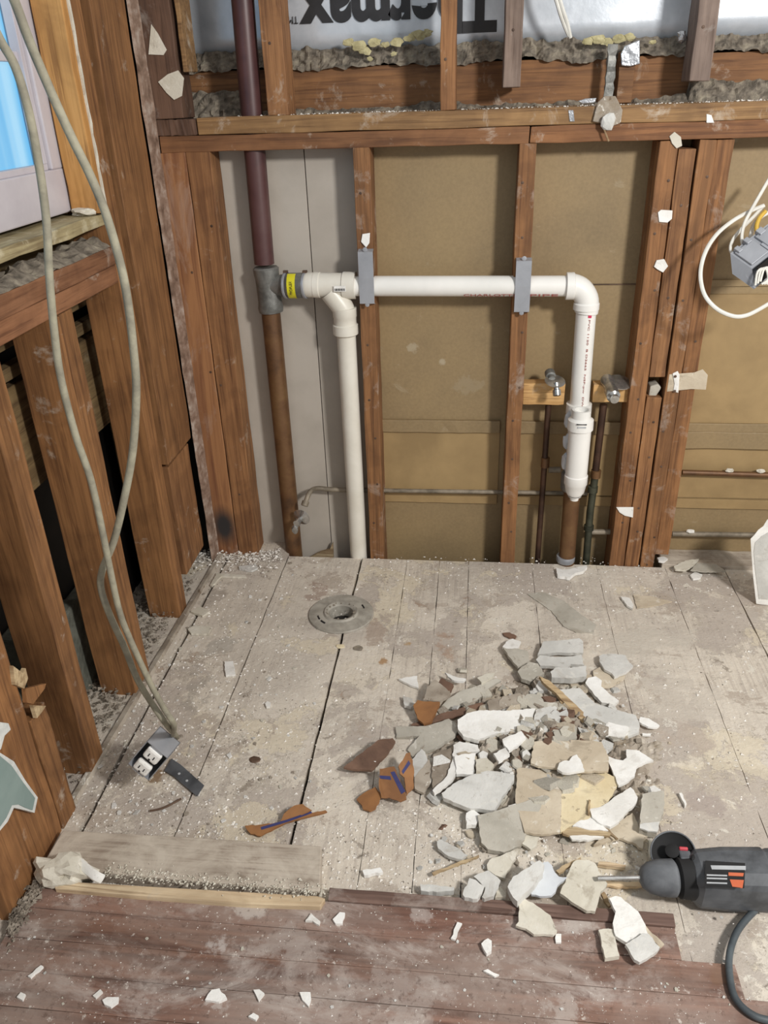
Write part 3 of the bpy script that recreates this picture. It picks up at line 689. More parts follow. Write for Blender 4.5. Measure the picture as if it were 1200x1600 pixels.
# printing along the lower front of the pipe
an = math.radians(-52); pr = Vector((0, -math.cos(an) * (PR + .0004), math.sin(an) * (PR + .0004)))
for s_, xa, xb in (('CHARLOTTE', 725, 808), ('PIPE', 828, 872)):
    a, c = pp(xa, 447), pp(xb, 447); d = (c - a).normalized()
    yd = Vector((0, math.sin(-an) * -1, math.cos(an))); text('lettering', s_, 'pvcink', a + pr + Vector((0, 0, -.002)), d, Vector((0, -.62, .78)), (c - a).length, .0085, t)
# elbow
el = [pp(886, 447), pp(896, 447), pp(908, 453), pp(916, 466), pp(917, 480), pp(916, 488)]
MB().tube(el, .0305, 28).build('elbow', 'pvc', t)
a = pp(884, 447); MB().lathe([(PR, 0), (.0345, .001), (.0345, .020), (.0305, .022)], a, (1, 0, 0), 32).build('elbow_collar', 'pvc', t)
vd = (pp(903, 640) - pp(916, 480)).normalized()
MB().lathe([(.031, 0), (.0335, .003), (.0335, .018), (PR, .020)], pp(916.5, 472), vd, 32).build('elbow_collar', 'pvc', t)
va, vb = pp(916, 484), pp(897, 742)
MB().tube([va, vb], PR, 28, smooth=0).build('riser_pipe', 'pvc', t)
MB().lathe([(PR, 0), (.0345, .001), (.0345, .03), (PR, .031)], pp(905, 630), vd, 28).build('pipe_collar', 'pvc', t)
text('lettering', 'PVC 1120  B D2665  NSF-pw  DWV', 'pvcink', pp(919, 500, PY - PR - .0006), vd, Vector((1, 0, 0)), (pp(919, 500) - pp(903, 640)).length, .006, t)
MB().box(pp(922, 497, PY - PR - .001) + Vector((-.005, 0, .0)), pp(922, 492, PY - PR + .002) + Vector((.004, 0, .004))).build('red_mark', 'redmark', t)
tag(t, 'white plastic drain line running across the studs and down both ends', 'pipe')
# grey sleeve at the foot of the riser
t2 = empty('copper_drain', onY(882, 880, PY))
MB().tube([pp(896, 742), pp(884, 892)], .0240, 24, smooth=0).build('copper_pipe', 'copper', t2)
MB().lathe([(.032, 0), (.034, .003), (.034, .05), (.032, .054)], pp(896, 738), vd).build('coupling_sleeve', 'lead', t2)
MB().box(pp(886, 757, PY - .037), pp(893, 745, PY - .034)).build('sticker', 'white', t2)
MB().lathe([(.027, 0), (.028, .002), (.028, .016), (.026, .02)], pp(884, 868), vd).build('collar_ring', 'steel', t2)
tag(t2, 'short brown copper drain below the white vertical pipe at right', 'pipe')
# white canister fitting strapped on the riser
ca, cb = pp(909, 640, 2.062), pp(897, 782, 2.062); cx = (cb - ca).normalized(); L = (cb - ca).length
t3 = empty('vent_canister', cb)
MB().lathe([(0, .016), (.017, .015), (.019, 0), (.025, 0), (.0255, .022), (.034, .028), (.0345, .055), (.030, .057), (.0295, L * .70), (.032, L * .71), (.032, L * .80), (.030, L * .81), (.026, L * .89), (.020, L * .93)], ca, cx, 32).build('body', 'pvc', t3)
MB().lathe([(.019, L * .925), (.019, L * .945), (.012, L * .946), (.012, L * .99)], ca, cx, 20).build('nozzle', 'pvc', t3)
MB().lathe([(.0195, L * .93), (.0195, L * .938)], ca, cx, 20).build('seal_ring', 'ink', t3)
q = pp(909, 664, 2.062 - .0345); MB().box(q + Vector((-.013, 0, -.001)), q + Vector((.013, .003, .0015))).build('black_mark', 'ink', t3)
MB().box(q + Vector((-.010, 0, -.010)), q + Vector((.012, .003, -.006))).build('printed_mark', 'labelg', t3)
tag(t3, 'white plastic canister fitting fastened in front of the right drain pipe', 'pipe fitting')
b = MB()
for i, (x, y) in enumerate(((888, 655), (885, 690), (883, 720), (888, 740))): b.lump(pp(x, y, 2.115), .017, .5, 2, (.6, .6, 1.5), i)
tag(b.build('plastic_wrap', 'plastic'), 'crumpled cloudy plastic wrap behind the white canister', 'plastic')
# nail plates
for x0, y0, x1, y1, s_ in ((560, 392, 583, 478, 'left'), (805, 406, 829, 491, 'right')):
    b = MB(); cx_ = (onY(x0, y0, 2.10).x + onY(x1, y1, 2.10).x) / 2; z1_, z0_ = onY(x0, y0 + 2, 2.10).z, onY(x1, y1 - 2, 2.10).z
    mid_ = (z0_ + z1_) / 2; prof = [(z0_ - .004, YW - .003), (z0_ + .001, 2.107), (mid_, 2.1055), (z1_ - .001, 2.107), (z1_ + .004, YW - .003)]
    vs = [[b.bm.verts.new((cx_ + s * .0195, y, z)) for s in (-1, 1)] for z, y in prof]
    for i in range(len(vs) - 1): b.bm.faces.new((vs[i][0], vs[i][1], vs[i + 1][1], vs[i + 1][0]))
    o = b.build('nail_plate', 'steel'); so = o.modifiers.new('solid', 'SOLIDIFY'); so.thickness = .0016
    tag(o, 'grey metal nail plate strapping the pipe to the %s stud' % s_, 'nail plate')
    for z in (z0_ - .002, z1_ + .005): MB().lathe([(.004, 0), (.006, .002), (0, .003)], (cx_, 2.108 if z > mid_ else 2.110, z), (0, -1, 0), 8).build('screw', 'steel', o)
# wooden blocks with shutoff stubs
def stub(wx0, wx1, wy0, wy1, vx, vy, lab, big):
    a, c = onY(wx0, wy0, 2.15), onY(wx1, wy1, 2.15)
    stud('wood_block', (a.x, 2.15, c.z), (c.x, 2.188, a.z), 'woodblk', lab[0], 'block', axis=0, seg=6)
    o = onY(vx, vy, 2.15); t = empty('shutoff_stub', o)
    d = Vector((.12, -1, -.25)).normalized()
    if big:
        MB().lathe([(.034, 0), (.034, .002), (.012, .004)], o + Vector((.03, .002, .004)), (.1, -.3, 1), 24).build('escutcheon', 'chrome', t)
        MB().lathe([(.017, 0), (.019, .01), (.016, .02), (.015, .05), (.018, .055), (.018, .085), (.012, .09), (.012, .10), (.006, .101)], o + Vector((-.004, .01, .01)), d, 18).build('valve_body', 'chrome', t)
    else:
        MB().lathe([(.014, 0), (.014, .02), (.010, .022), (.010, .035)], o + Vector((-.010, .0, .014)), d, 16).build('valve_body', 'lead', t)
        MB().lathe([(.026, 0), (.028, .0015), (.010, .004)], onY(vx + 3, vy + 6, 2.11), (.1, -.35, 1), 24).build('escutcheon', 'chrome', t)
        MB().lathe([(.008, 0), (.008, .018), (.011, .02), (.011, .034), (.007, .036)], onY(vx + 5, vy + 8, 2.10), (.1, -.5, -1), 16).build('valve_tip', 'chrome', t)
    tag(t, lab[1], 'valve')
stub(818, 881, 599, 633, 864, 590, ('pale wood block beside the right nail-plated stud', 'small chrome shutoff stub with a disc on the left pale block'), False)
stub(928, 985, 601, 629, 950, 600, ('pale wood block right of the white vertical pipe', 'larger white-crusted chrome shutoff stub right of the white vertical pipe'), True)
# copper supplies
def pipe(name, pts, r, mat, label, rings=(), ringmat='copper'):
    q = [onY(*p_) for p_ in pts]; t = MB().tube(q, r, 16, smooth=0).build(name, mat); tag(t, label, 'pipe')
    for (x, y, Y, h) in rings:
        d = (q[-1] - q[0]).normalized(); MB().lathe([(r, 0), (r + .004, .001), (r + .004, h), (r, h + .001)], onY(x, y, Y) - d * h / 2, d, 16).build('fitting', ringmat, t)
    return t
pipe('supply_pipe', [(857, 632, 2.165), (850, 735, 2.165), (838, 900, 2.165)], .0085, 'copperd', 'thin copper supply pipe below the left shutoff stub', [(852, 722, 2.165, .03)])
pipe('supply_pipe', [(943, 632, 2.165), (930, 740, 2.165)], .0105, 'copperd', 'thin copper supply pipe below the right shutoff stub', [(931, 740, 2.165, .024)])
pipe('supply_pipe', [(930, 742, 2.168), (922, 800, 2.168), (914, 900, 2.168)], .011, 'greenpipe', 'dark green-black supply pipe low at right', [(926, 764, 2.168, .02), (920, 824, 2.168, .016)], 'greenpipe')
pipe('supply_pipe', [(857, 734, 2.175), (876, 734, 2.175)], .009, 'oldpipe', 'short grey cross pipe joined to the thin left supply pipe')
pipe('supply_pipe', [(918, 831, 2.175), (955, 831, 2.175)], .0085, 'oldpipe', 'short grey stub pipe near the floor beside the leftmost close stud')
pipe('supply_pipe', [(574, 766, 2.185), (790, 769, 2.185), (918, 771, 2.185)], .0065, 'oldpipe', 'long thin grey pipe crossing low behind the studs')
pipe('supply_pipe', [(1066, 738, 2.195), (1260, 744, 2.195)], .008, 'copper', 'upper thin horizontal pipe in the right bay')
pipe('supply_pipe', [(1050, 834, 2.195), (1260, 837, 2.195)], .008, 'oldpipe', 'lower thin horizontal pipe in the right bay')
for (x, y, l) in ((1079, 829, 'rounded white plaster crumb sitting on the lower right pipe'), (1140, 734, 'small flat flake sitting on the upper right pipe'), (1189, 735, 'small pale flake on the upper right pipe at the photo edge')):
    tag(MB().lump(onY(x, y + 1, 2.19), .0105, .3, 2, (1.2, .7, .6), x).build('plaster_crumb', 'white' if x == 1079 else 'beige'), l, 'plaster')
# floor-level shutoff at the left with curved supply pipe
t = empty('angle_stop', onY(466, 830, 2.10))
MB().tube([onY(580, 766, 2.185), onY(520, 765, 2.18), onY(497, 763, 2.175), onY(486, 767, 2.15), onY(480, 778, 2.13), onY(476, 790, 2.12)], .0075, 14).build('pipe', 'oldpipe', t)
MB().lathe([(.011, 0), (.011, .014), (.009, .016)], onY(478, 783, 2.122), (-.3, -.6, -.9), 16).build('nut', 'oldpipe', t)
nd = Vector((-.25, -.85, -.15)).normalized()
MB().lathe([(.004, 0), (.026, .001), (.0275, .003), (.024, .005), (.012, .010), (.009, .012), (.009, .03), (.011, .031), (.011, .038)], onY(472, 807, 2.115), nd, 28).build('escutcheon', 'chrome', t)
MB().lump(onY(461, 827, 2.085), .0135, .12, 3, (.8, .45, 1.15)).build('handle', 'chrome', t)
MB().tube([onY(467, 815, 2.09), onY(462, 826, 2.088)], .006, 12, smooth=0).build('stem', 'chrome', t)
tag(t, 'dusty chrome shutoff valve in front of the brown stack near the floor', 'valve')
tag(MB().poly([onY(x, y, YB - .03) for x, y in ((484, 872), (500, 863), (515, 859), (520, 848), (521, 872))], (0, .01, 0)).build('wood_splinter', 'splinter'), 'curled wood sliver against the grey boards beside the white pipe', 'splinter')

# ------------------------------------------------------------------ electrical
t = empty('cable_bundle', onZ(262, 1140, .02))
def dep(y): 
    P = [(-80, .86), (0, .9), (500, 1.06), (800, 1.2), (950, 1.30), (1060, 1.40), (1150, 1.49)]
    for (a, d), (b_, e) in zip(P, P[1:]):
        if y <= b_: return d + (e - d) * (y - a) / (b_ - a)
    return P[-1][1]
cA = [(-10, -70), (22, 0), (45, 62), (78, 140), (112, 215), (140, 272), (164, 330), (185, 400), (198, 460), (208, 540), (213, 610), (208, 700), (195, 775), (178, 845), (160, 890), (158, 920), (172, 962), (194, 1010), (214, 1060), (238, 1100), (262, 1134)]
cB = [(-30, 0), (0, 62), (24, 105), (45, 175), (62, 265), (73, 350), (77, 430), (84, 510), (95, 590), (118, 680), (142, 750), (160, 830), (174, 900), (188, 960), (208, 1010), (236, 1070), (258, 1110), (272, 1134)]
wv_ = None
BOXEND = onZ(277, 1152, .035)
MB().tube([onD(x, y, dep(y) - .0) for x, y in cA] + [BOXEND], .0056, 12, smooth=5).build('cable', 'cable', t)
MB().tube([onD(x, y, dep(y) - .022) for x, y in cB] + [BOXEND + Vector((-.008, -.012, .004))], .0052, 12, smooth=5).build('cable', 'cable', t)
tag(t, 'two long dusty grey cables looping down from the window to the outlet box', 'cable')
# outlet box lying on the floor
def frame(w_, n_): # image-plane axes -> world
    f3 = lambda v: (RX * v[0] + UP * v[1] - FW * v[2])
    return f3(w_), f3(n_)
s_, c_ = .78, .62
f_ = ray(231, 1189).normalized(); r_ = (RX - f_ * RX.dot(f_)).normalized(); u_ = r_.cross(f_)
s_, c_ = .70, .714
wv = r_ * .79 - u_ * .61
nv = r_ * (-.61 * s_) + u_ * (-.79 * s_) - f_ * c_
vv = nv.cross(wv).normalized()   # long side of the opening, running down-left
if vv.dot(u_) > 0: vv = -vv
W2, H2, DP = .027, .038, .055
def bx(o, w0, w1, v0, v1, n0, n1, name, mat, par, bev=0):
    m_ = MB(); q = [o + wv * a + vv * b_ + nv * n0 for a, b_ in ((w0, v0), (w1, v0), (w1, v1), (w0, v1))]
    return m_.poly(q, nv * (n1 - n0)).build(name, mat, par, bev)
dpt = 1.3
for k in range(60):
    O = onD(231, 1189, dpt)
    low = min((O + wv * a * W2 + vv * b_ * H2 - nv * n_ * DP).z for a in (-1, 1) for b_ in (-1, 1) for n_ in (0, 1))
    if low < .002: break
    dpt += .005
t = empty('outlet_box', O - Vector((0, 0, O.z)))
th = .0018
for (a, b_, c2_, d_) in ((-W2, -W2 + th, -H2, H2), (W2 - th, W2, -H2, H2), (-W2, W2, -H2, -H2 + th), (-W2, W2, H2 - th, H2)): bx(O, a, b_, c2_, d_, -DP, 0, 'box_side', 'steel', t)
bx(O, -W2, W2, -H2, H2, -DP, -DP + th, 'box_back', 'lead', t)
for e in (-1, 1): bx(O + vv * e * H2 * .93, -W2 * .5, W2 * .5, -.004, .004, -.002, .002, 'mounting_ear', 'steel', t)
rc = bx(O, -.0135, .0135, -.034, .034, -.022, -.004, 'receptacle', 'ink', t, .001)
for e in (-1, 1):
    fc = bx(O + vv * e * .0195, -.017, .017, -.0145, .0145, -.006, .006, 'socket_face', 'white', rc, .005)
    for (a, q) in ((-.006, 0), (.006, 0)): bx(O + vv * (e * .0195) + wv * a, -.0011, .0011, -.004, .004, .0055, .0066, 'slot', 'ink', fc)
    bx(O + vv * (e * .0195 + .009), -.002, .002, -.002, .002, .0055, .0066, 'slot', 'ink', fc)
b = MB().poly([onZ(x, y, .004) for x, y in ((257, 1205), (268, 1186), (283, 1196), (301, 1212), (319, 1228), (308, 1245), (288, 1228), (272, 1214))], (0, 0, .002))
br = b.build('bracket', 'drill', t)
for x, y in ((280, 1209), (292, 1220)): MB().lathe([(.003, 0), (.003, .0008)], onZ(x, y, .0062), (0, 0, 1), 10).build('hole', 'labelg', br)
tag(t, 'open metal outlet box with a white receptacle lying on the left floorboards', 'outlet box')
tag(MB().tube([onZ(234, 1267, .004), onZ(250, 1264, .004), (onZ(265, 1258, .005)), onZ(283, 1248, .006)], .0022, 8).build('bent_nail', 'rust'), 'thin bent rusty nail on the floor below the outlet box', 'nail')

# gang box hanging at right with white cables
t = empty('junction_box', onD(1170, 440, 1.85)); bd = 1.86
def bp(x, y, d=0.0): return onD(x, y, bd + d)
# left side face + front/top face as a closed box
A_ = [bp(1141, 396), bp(1175, 420, -.02), bp(1178, 452, -.01), bp(1146, 418, .01)]
top = [bp(1141, 396), bp(1165, 378, .05), bp(1250, 318, .06), bp(1262, 350, -.01), bp(1175, 420, -.02)]
hb = MB(); up_l = [bp(1141, 396), bp(1175, 420, -.02), bp(1262, 352, -.02)]; up_l.append(up_l[0] + up_l[2] - up_l[1])
_d = bp(1178, 452, -.01) - bp(1175, 420, -.02); lo_l = [q + _d for q in up_l]
va_ = [hb.bm.verts.new(q) for q in up_l]; vb_ = [hb.bm.verts.new(q) for q in lo_l]
hb.bm.faces.new(va_)
for i in (0, 2, 3): hb.bm.faces.new((va_[i], vb_[i], vb_[(i + 1) % 4], va_[(i + 1) % 4]))
hb.bm.faces.new(vb_[::-1])
o = hb.build('box_shell', 'steel', t); so = o.modifiers.new('solid', 'SOLIDIFY'); so.thickness = .0025
# ribs / gang seams on top
tn = (up_l[1] - up_l[0]).cross(up_l[3] - up_l[0]).normalized(); tn = tn if tn.dot(CAM - up_l[0]) > 0 else -tn
def tp(u_, v_): return up_l[0].lerp(up_l[3], u_).lerp(up_l[1].lerp(up_l[2], u_), v_)
for u0, u1, v0, v1, h_ in ((.03, .34, .1, .9, .006), (.40, .68, .1, .95, .006), (.05, .12, -.02, .25, .012), (.22, .3, -.05, .2, .014), (.45, .55, -.04, .22, .012), (.36, .44, .45, .85, .003)):
    MB().poly([tp(u0, v0), tp(u1, v0), tp(u1, v1), tp(u0, v1)], tn * h_).build('gang_panel', 'steel', t, .0015)
MB().poly([up_l[1].lerp(up_l[2], .08) + _d * .12, up_l[1].lerp(up_l[2], .95) + _d * .12, up_l[1].lerp(up_l[2], .95) + _d * .92, up_l[1].lerp(up_l[2], .08) + _d * .92], -FW * .0015 - UP * .0004).build('opening_shade', 'dark', t)  # near-black panel stands in for the shade inside the open box
for k in range(3):
    MB().tube([bp(1180 + 4 * k, 446 - 3 * k, -.03), bp(1184 + 5 * k, 424 - 2 * k, -.035), bp(1196 + 3 * k, 420, -.03), bp(1200 + k, 436, -.035), bp(1190 + 4 * k, 444, -.03)], .0026, 8, smooth=4).build('wire', 'cablew', t)
tag(t, 'grey metal switch gang box hanging at the right edge', 'junction box')
for k, (pts, r, lab) in enumerate((([(1206, 272), (1190, 300), (1174, 328), (1163, 350), (1159, 370), (1161, 386)], .0052, 'white cable rising from the gang box to the right photo edge'),
        ([(1194, 321), (1172, 330), (1145, 345), (1120, 366), (1103, 392), (1095, 420), (1096, 445), (1104, 466), (1122, 484), (1146, 494), (1165, 493), (1185, 484), (1215, 466)], .0048, 'white cable making a large loop around the gang box'),
        ([(1192, 322), (1178, 338), (1160, 356), (1146, 373), (1141, 388), (1144, 396), (1149, 399)], .005, 'white cable curving tightly into the near corner of the gang box'),
        ([(1206, 330), (1190, 338), (1178, 352), (1173, 368), (1172, 378)], .005, 'short white cable curving into the top of the gang box beside the yellow one'))):
    tag(MB().tube([onD(x, y, bd + .01 + .012 * k) for x, y in pts], r, 10, flat=.7, smooth=5).build('cable', 'cablew'), lab, 'cable')
tag(MB().tube([onD(x, y, bd + .03) for x, y in ((1196, 330), (1186, 342), (1182, 356), (1185, 368))], .005, 10, smooth=4).build('cable', 'yelwire'), 'short yellow cable at the gang box', 'cable')
# standing white scrap at far right
b = MB(); y0 = onZ(1190, 946).y
pts = [(1181, 944), (1176, 900), (1173, 860), (1172, 842), (1178, 836), (1184, 828), (1192, 822), (1198, 812), (1230, 800), (1230, 950)]
t = empty('plaster_sheet', onZ(1200, 946)); 
MB().poly([onY(x, y, y0) for x, y in pts], (.02, .012, 0)).build('core', 'white', t, .002)
MB().poly([onY(x, y, y0 - .0015) for x, y in [(1186, 936), (1180, 890), (1178, 862), (1180, 848), (1190, 838), (1230, 815), (1230, 938)]], (0, .0015, 0)).build('grey_face', 'lgrey', t)
tag(t, 'torn whitish sheet standing on the floor at the right edge', 'drywall')

# ------------------------------------------------------------------ toilet flange
fc = onZ(533, 960); t = empty('closet_flange', fc)
MB().lathe([(.033, -.05), (.034, .006), (.040, .012), (.046, .013), (.050, .008), (.075, .007), (.090, .006), (.092, .002), (.088, .0005), (.037, .0005), (.0345, -.02), (.0345, -.05)], fc, (0, 0, 1), 48).build('ring', 'flange', t)
MB().lathe([(0, -.03), (.036, -.03), (.036, -.028), (0, -.028)], fc, (0, 0, 1), 24).build('bore', 'dark', t)
for a0 in (200, 222, 20):
    b = MB(); pts = [fc + Vector((math.cos(math.radians(a0 + q)) * .066, math.sin(math.radians(a0 + q)) * .066, .0078)) for q in range(0, 18, 3)]
    b.tube(pts, .003, 8, flat=.4).build('bolt_slot', 'ink', t)
b = MB()
for i in range(26):
    a = random.uniform(0, 6.28); r_ = random.uniform(.036, .046); b.lump(fc + Vector((math.cos(a) * r_, math.sin(a) * r_, .011)), random.uniform(.002, .004), .4, 1, (1, 1, .6), i)
b.build('rust_crust', 'mortar', t)
tag(t, 'round grey floor flange with an open drain hole', 'flange')
# plugs of debris around flange
for k, (x, y, r_, m_, l) in enumerate(((560, 1013, .012, 'mortar', 'small dark grey lump right of the floor flange'), (532, 1010, .010, 'cream', 'small tan chip just below the floor flange'), (398, 1187, .011, 'rust', 'dark broken knot hole in the left floorboard'))):
    tag(MB().lump(onZ(x, y, .001), r_, .4, 2, (1.2, .9, .25), k).build('debris_lump', m_), l, 'debris')

# ------------------------------------------------------------------ boards at the threshold, left
q = [onZ(x, y, .03) for x, y in ((97, 1297), (498, 1327), (497, 1405), (180, 1372), (60, 1345))]
zt_ = .03
b = MB().poly([onZ(x, y, zt_) for x, y in ((98, 1297), (300, 1308), (502, 1322), (500, 1392), (300, 1376), (150, 1362), (66, 1352))], (0, 0, -.029))
tag(b.build('threshold_board', 'oldboard', bevel=.002), 'wide dusty pale board lying across the left floor edge', 'board')
b = MB().poly([onZ(x, y, .026) for x, y in ((84, 1376), (250, 1386), (496, 1400), (508, 1404), (500, 1416), (380, 1412), (200, 1398), (86, 1388))], (0, 0, -.025))
tag(b.build('wood_strip', 'newwood', bevel=.001), 'long fresh pale wood strip along the front of the dusty board', 'strip')
b = MB().lump(onZ(100, 1362, .03), .050, .5, 3, (1.15, .55, .62), 5); tag(b.build('plaster_lump', 'beige'), 'large crumbling cream plaster lump at the left end of the dusty board', 'plaster')
b = MB().tube([onZ(112, 1338, .05), onZ(128, 1352, .045), onZ(148, 1368, .04), onZ(160, 1374, .03)], .009, 8, flat=.5); tag(b.build('plaster_lump', 'white'), 'curved white plaster ridge leaning on the cream plaster lump', 'plaster')
# old plaster edging strip on the floor beside the side studs
b = MB(); g = []
for i in range(50):
    t_ = i / 49; x, y = 345 + (92 - 345) * t_, 868 + (1290 - 868) * t_
    p = onZ(x, y, .0); w_ = .010 + .003 * noise.noise(Vector((t_ * 14, 0, 0)))
    g.append([b.bm.verts.new(p + Vector(d)) for d in ((-w_, 0, 0), (-w_ * .6, 0, .008), (w_ * .6, 0, .009), (w_, 0, 0))])
for i in range(49):
    for k in range(3): b.bm.faces.new((g[i][k], g[i][k + 1], g[i + 1][k + 1], g[i + 1][k])).smooth = True
tag(b.build('plaster_edging', 'dirty'), 'low pinkish-grey plaster ridge along the foot of the side wall', 'plaster')

# ------------------------------------------------------------------ rotary hammer
dz = .052
def dp(x, y, z=dz): return onZ(x, y, z)
a0 = dp(1000, 1371); a1 = dp(1200, 1374); ax = (a1 - a0).normalized(); ax = Vector((ax.x, ax.y, 0)).normalized(); sd = Vector((-ax.y, ax.x, 0))
t = empty('rotary_hammer', Vector((a0.x + .2, a0.y, 0)))
u = (dp(1100, 1371) - dp(1000, 1371)).length / 100  # metres per pixel
MB().lathe([(.010, 0), (.018, .004), (.026, 14 * u), (.031, 30 * u), (.032, 52 * u), (.024, 58 * u)], a0, ax, 28).build('chuck_collar', 'drill2', t, .001)
MB().lathe([(.027, 56 * u), (.034, 60 * u), (.036, 80 * u), (.033, 84 * u)], a0, ax, 28).build('handle_clamp', 'drillblack', t)
# body: rounded section loft
b = MB(); rings = []; N = 20
secs = [(78, .030, .034), (88, .040, .042), (130, .044, .046), (190, .045, .046), (194, .041, .043), (200, .043, .045), (300, .046, .046), (330, .030, .03)]
for d_, ry, rz in secs:
    ring = []
    for k in range(N):
        a = 2 * math.pi * k / N; ca_, sa = math.cos(a), math.sin(a); e = .55
        ring.append(b.bm.verts.new(a0 + ax * d_ * u + sd * ry * math.copysign(abs(ca_) ** e, ca_) + Vector((0, 0, rz * math.copysign(abs(sa) ** e, sa)))))
    rings.append(ring)
for i in range(len(rings) - 1):
    for k in range(N): b.bm.faces.new((rings[i][k], rings[i][(k + 1) % N], rings[i + 1][(k + 1) % N], rings[i + 1][k]))
b.bm.faces.new(rings[0][::-1]); b.bm.faces.new(rings[-1])
b.build('motor_housing', 'drill', t, .003)
for zz in (.020, -.020): pass
# label on the top/front of housing
tz = dz + .0465
lp = lambda x, y: onZ(x, y, tz)
lo_ = MB().poly([lp(1102, 1345), lp(1164, 1349), lp(1163, 1388), lp(1101, 1384)], (0, 0, .0008)).build('name_label', 'drillblack', t)
MB().poly([lp(1110, 1353), lp(1165, 1354), lp(1165, 1360), lp(1112, 1359)], (0, 0, .0016)).build('label_glare', 'labelg', lo_)  # pale bar paints the glare on the label
for yy in (1367, 1372, 1379): MB().poly([lp(1104, yy), lp(1136, yy + 1), lp(1136, yy + 3), lp(1104, yy + 2)], (0, 0, .0016)).build('label_line', 'labelg', lo_)
MB().poly([lp(1138, 1364), lp(1162, 1365), lp(1161, 1370), lp(1138, 1369)], (0, 0, .0016)).build('label_mark', 'orange', lo_)
MB().poly([lp(1140, 1375), lp(1162, 1376), lp(1160, 1388), lp(1144, 1386)], (0, 0, .0016)).build('label_mark', 'orange', lo_)
MB().poly([onZ(1080, 1334, .09), onZ(1172, 1334, .09), onZ(1172, 1340, .09), onZ(1080, 1343, .09)], (0, 0, -.02)).build('housing_ridge', 'drillblack', t, .003)
# auxiliary handle: flanged disc + grip running away from camera
hc = dp(1052, 1334, .066); hd = ((CAM - hc).normalized() + Vector((-.05, .30, .12))).normalized()
MB().lathe([(.014, -.03), (.016, -.004), (.034, 0), (.0385, .006), (.0385, .008), (.034, .004), (.013, .0), (.0115, .018), (.0125, .020), (.008, .022)], hc - hd * .004, hd, 36).build('side_handle', 'drillblack', t)
_u = hd.orthogonal().normalized(); _v = hd.cross(_u)
MB().tube([hc + hd * .0035 + (_u * math.cos(q) + _v * math.sin(q)) * .0385 for q in [6.2832 * k / 36 for k in range(37)]], .0014, 8, smooth=0).build('guard_rim', 'drill2', t)
MB().box(dp(1062, 1334, .075) + Vector((-.002, 0, 0)), dp(1074, 1327, .088) + Vector((.002, .006, 0))).build('red_button', 'red', t, .002)
MB().box(dp(1062, 1350, .070) - Vector((0, .0, 0)), dp(1080, 1338, .080) + Vector((0, .01, .004))).build('depth_stop', 'drill2', t, .003)
tag(t, 'dusty black rotary hammer lying on its side at the lower right', 'power tool')
tb = MB().tube([a0 + ax * .004, a0 - ax * 66 * u + Vector((0, 0, -.004))], .0042, 10, smooth=0).build('chisel_bit', 'chrome'); tb.parent = t; tb.location = Vector(tb.location) - gl(t)
c0 = [(1250, 1380, .035), (1200, 1408, .014), (1176, 1426, .02), (1152, 1455, .022), (1140, 1490, .022), (1140, 1525, .022), (1148, 1558, .022), (1170, 1582, .022), (1200, 1594, .022), (1260, 1598, .022)]
o = MB().tube([onZ(*q) for q in c0], .0058, 12, smooth=5).build('power_cord', 'cord', t)

# ------------------------------------------------------------------ debris pile
PC = onZ(850, 1170)
def mh(x, y):
    dx, dy = (x - PC.x) / .25, (y - PC.y) / .23
    return max(0, .050 * math.exp(-(dx * dx + dy * dy) * 1.5) - .008)
def ragged(pts, amp, step=.007):
    out = []
    for i, p in enumerate(pts):
        q = pts[(i + 1) % len(pts)]; L_ = (q - p).length; n_ = max(1, int(L_ / step)); nn = Vector((-(q - p).y, (q - p).x, 0))
        if nn.length: nn.normalize()
        for k in range(n_):
            out.append(p.lerp(q, k / n_) + (nn * random.uniform(-amp, amp) if k else Vector((0, 0, 0))))
    return out
ORD = [0]
def shard(label, K, pts, mat, z=None, th=.006, tilt=(0, 0), name='plaster_shard', cat='plaster', amp=.0014, back=None):
    ox, oy, s = K; px_ = [(ox + x * s, oy + y * s) for x, y in pts]
    cx_ = sum(p[0] for p in px_) / len(px_); cy_ = sum(p[1] for p in px_) / len(px_)
    g0 = onZ(cx_, cy_); ORD[0] += 1
    z0 = (mh(g0.x, g0.y) + .004 + ORD[0] * .00022 + th) if z is None else z + th
    c0_ = onZ(cx_, cy_, z0); out = []
    for x, y in px_:
        r = ray(x, y); # plane z = z0 + a(X-cx)+b(Y-cy)
        k = (z0 - tilt[0] * c0_.x - tilt[1] * c0_.y - CAM.z) / (r.z - tilt[0] * r.x - tilt[1] * r.y)
        out.append(CAM + r * k)
    mn = min(p.z for p in out) - th
    if mn < .001:
        pass
    nrm = Vector((tilt[0], tilt[1], -1)).normalized()
    o = MB().poly(ragged(out, amp), nrm * th).build(name, mat)
    tag(o, label, cat)
    return o
c6 = (520, 960, .28333); c7 = (780, 960, .26667); c8 = (640, 1080, .18333); cx8 = (840, 1160, .2); c9 = (700, 1300, .21667); cb = (640, 1200, .46667); c4 = (260, 860, .35); c5 = (0, 1200, .45); cr = (940, 540, .2626); cs = (800, 560, .2375); I = (0, 0, 1)
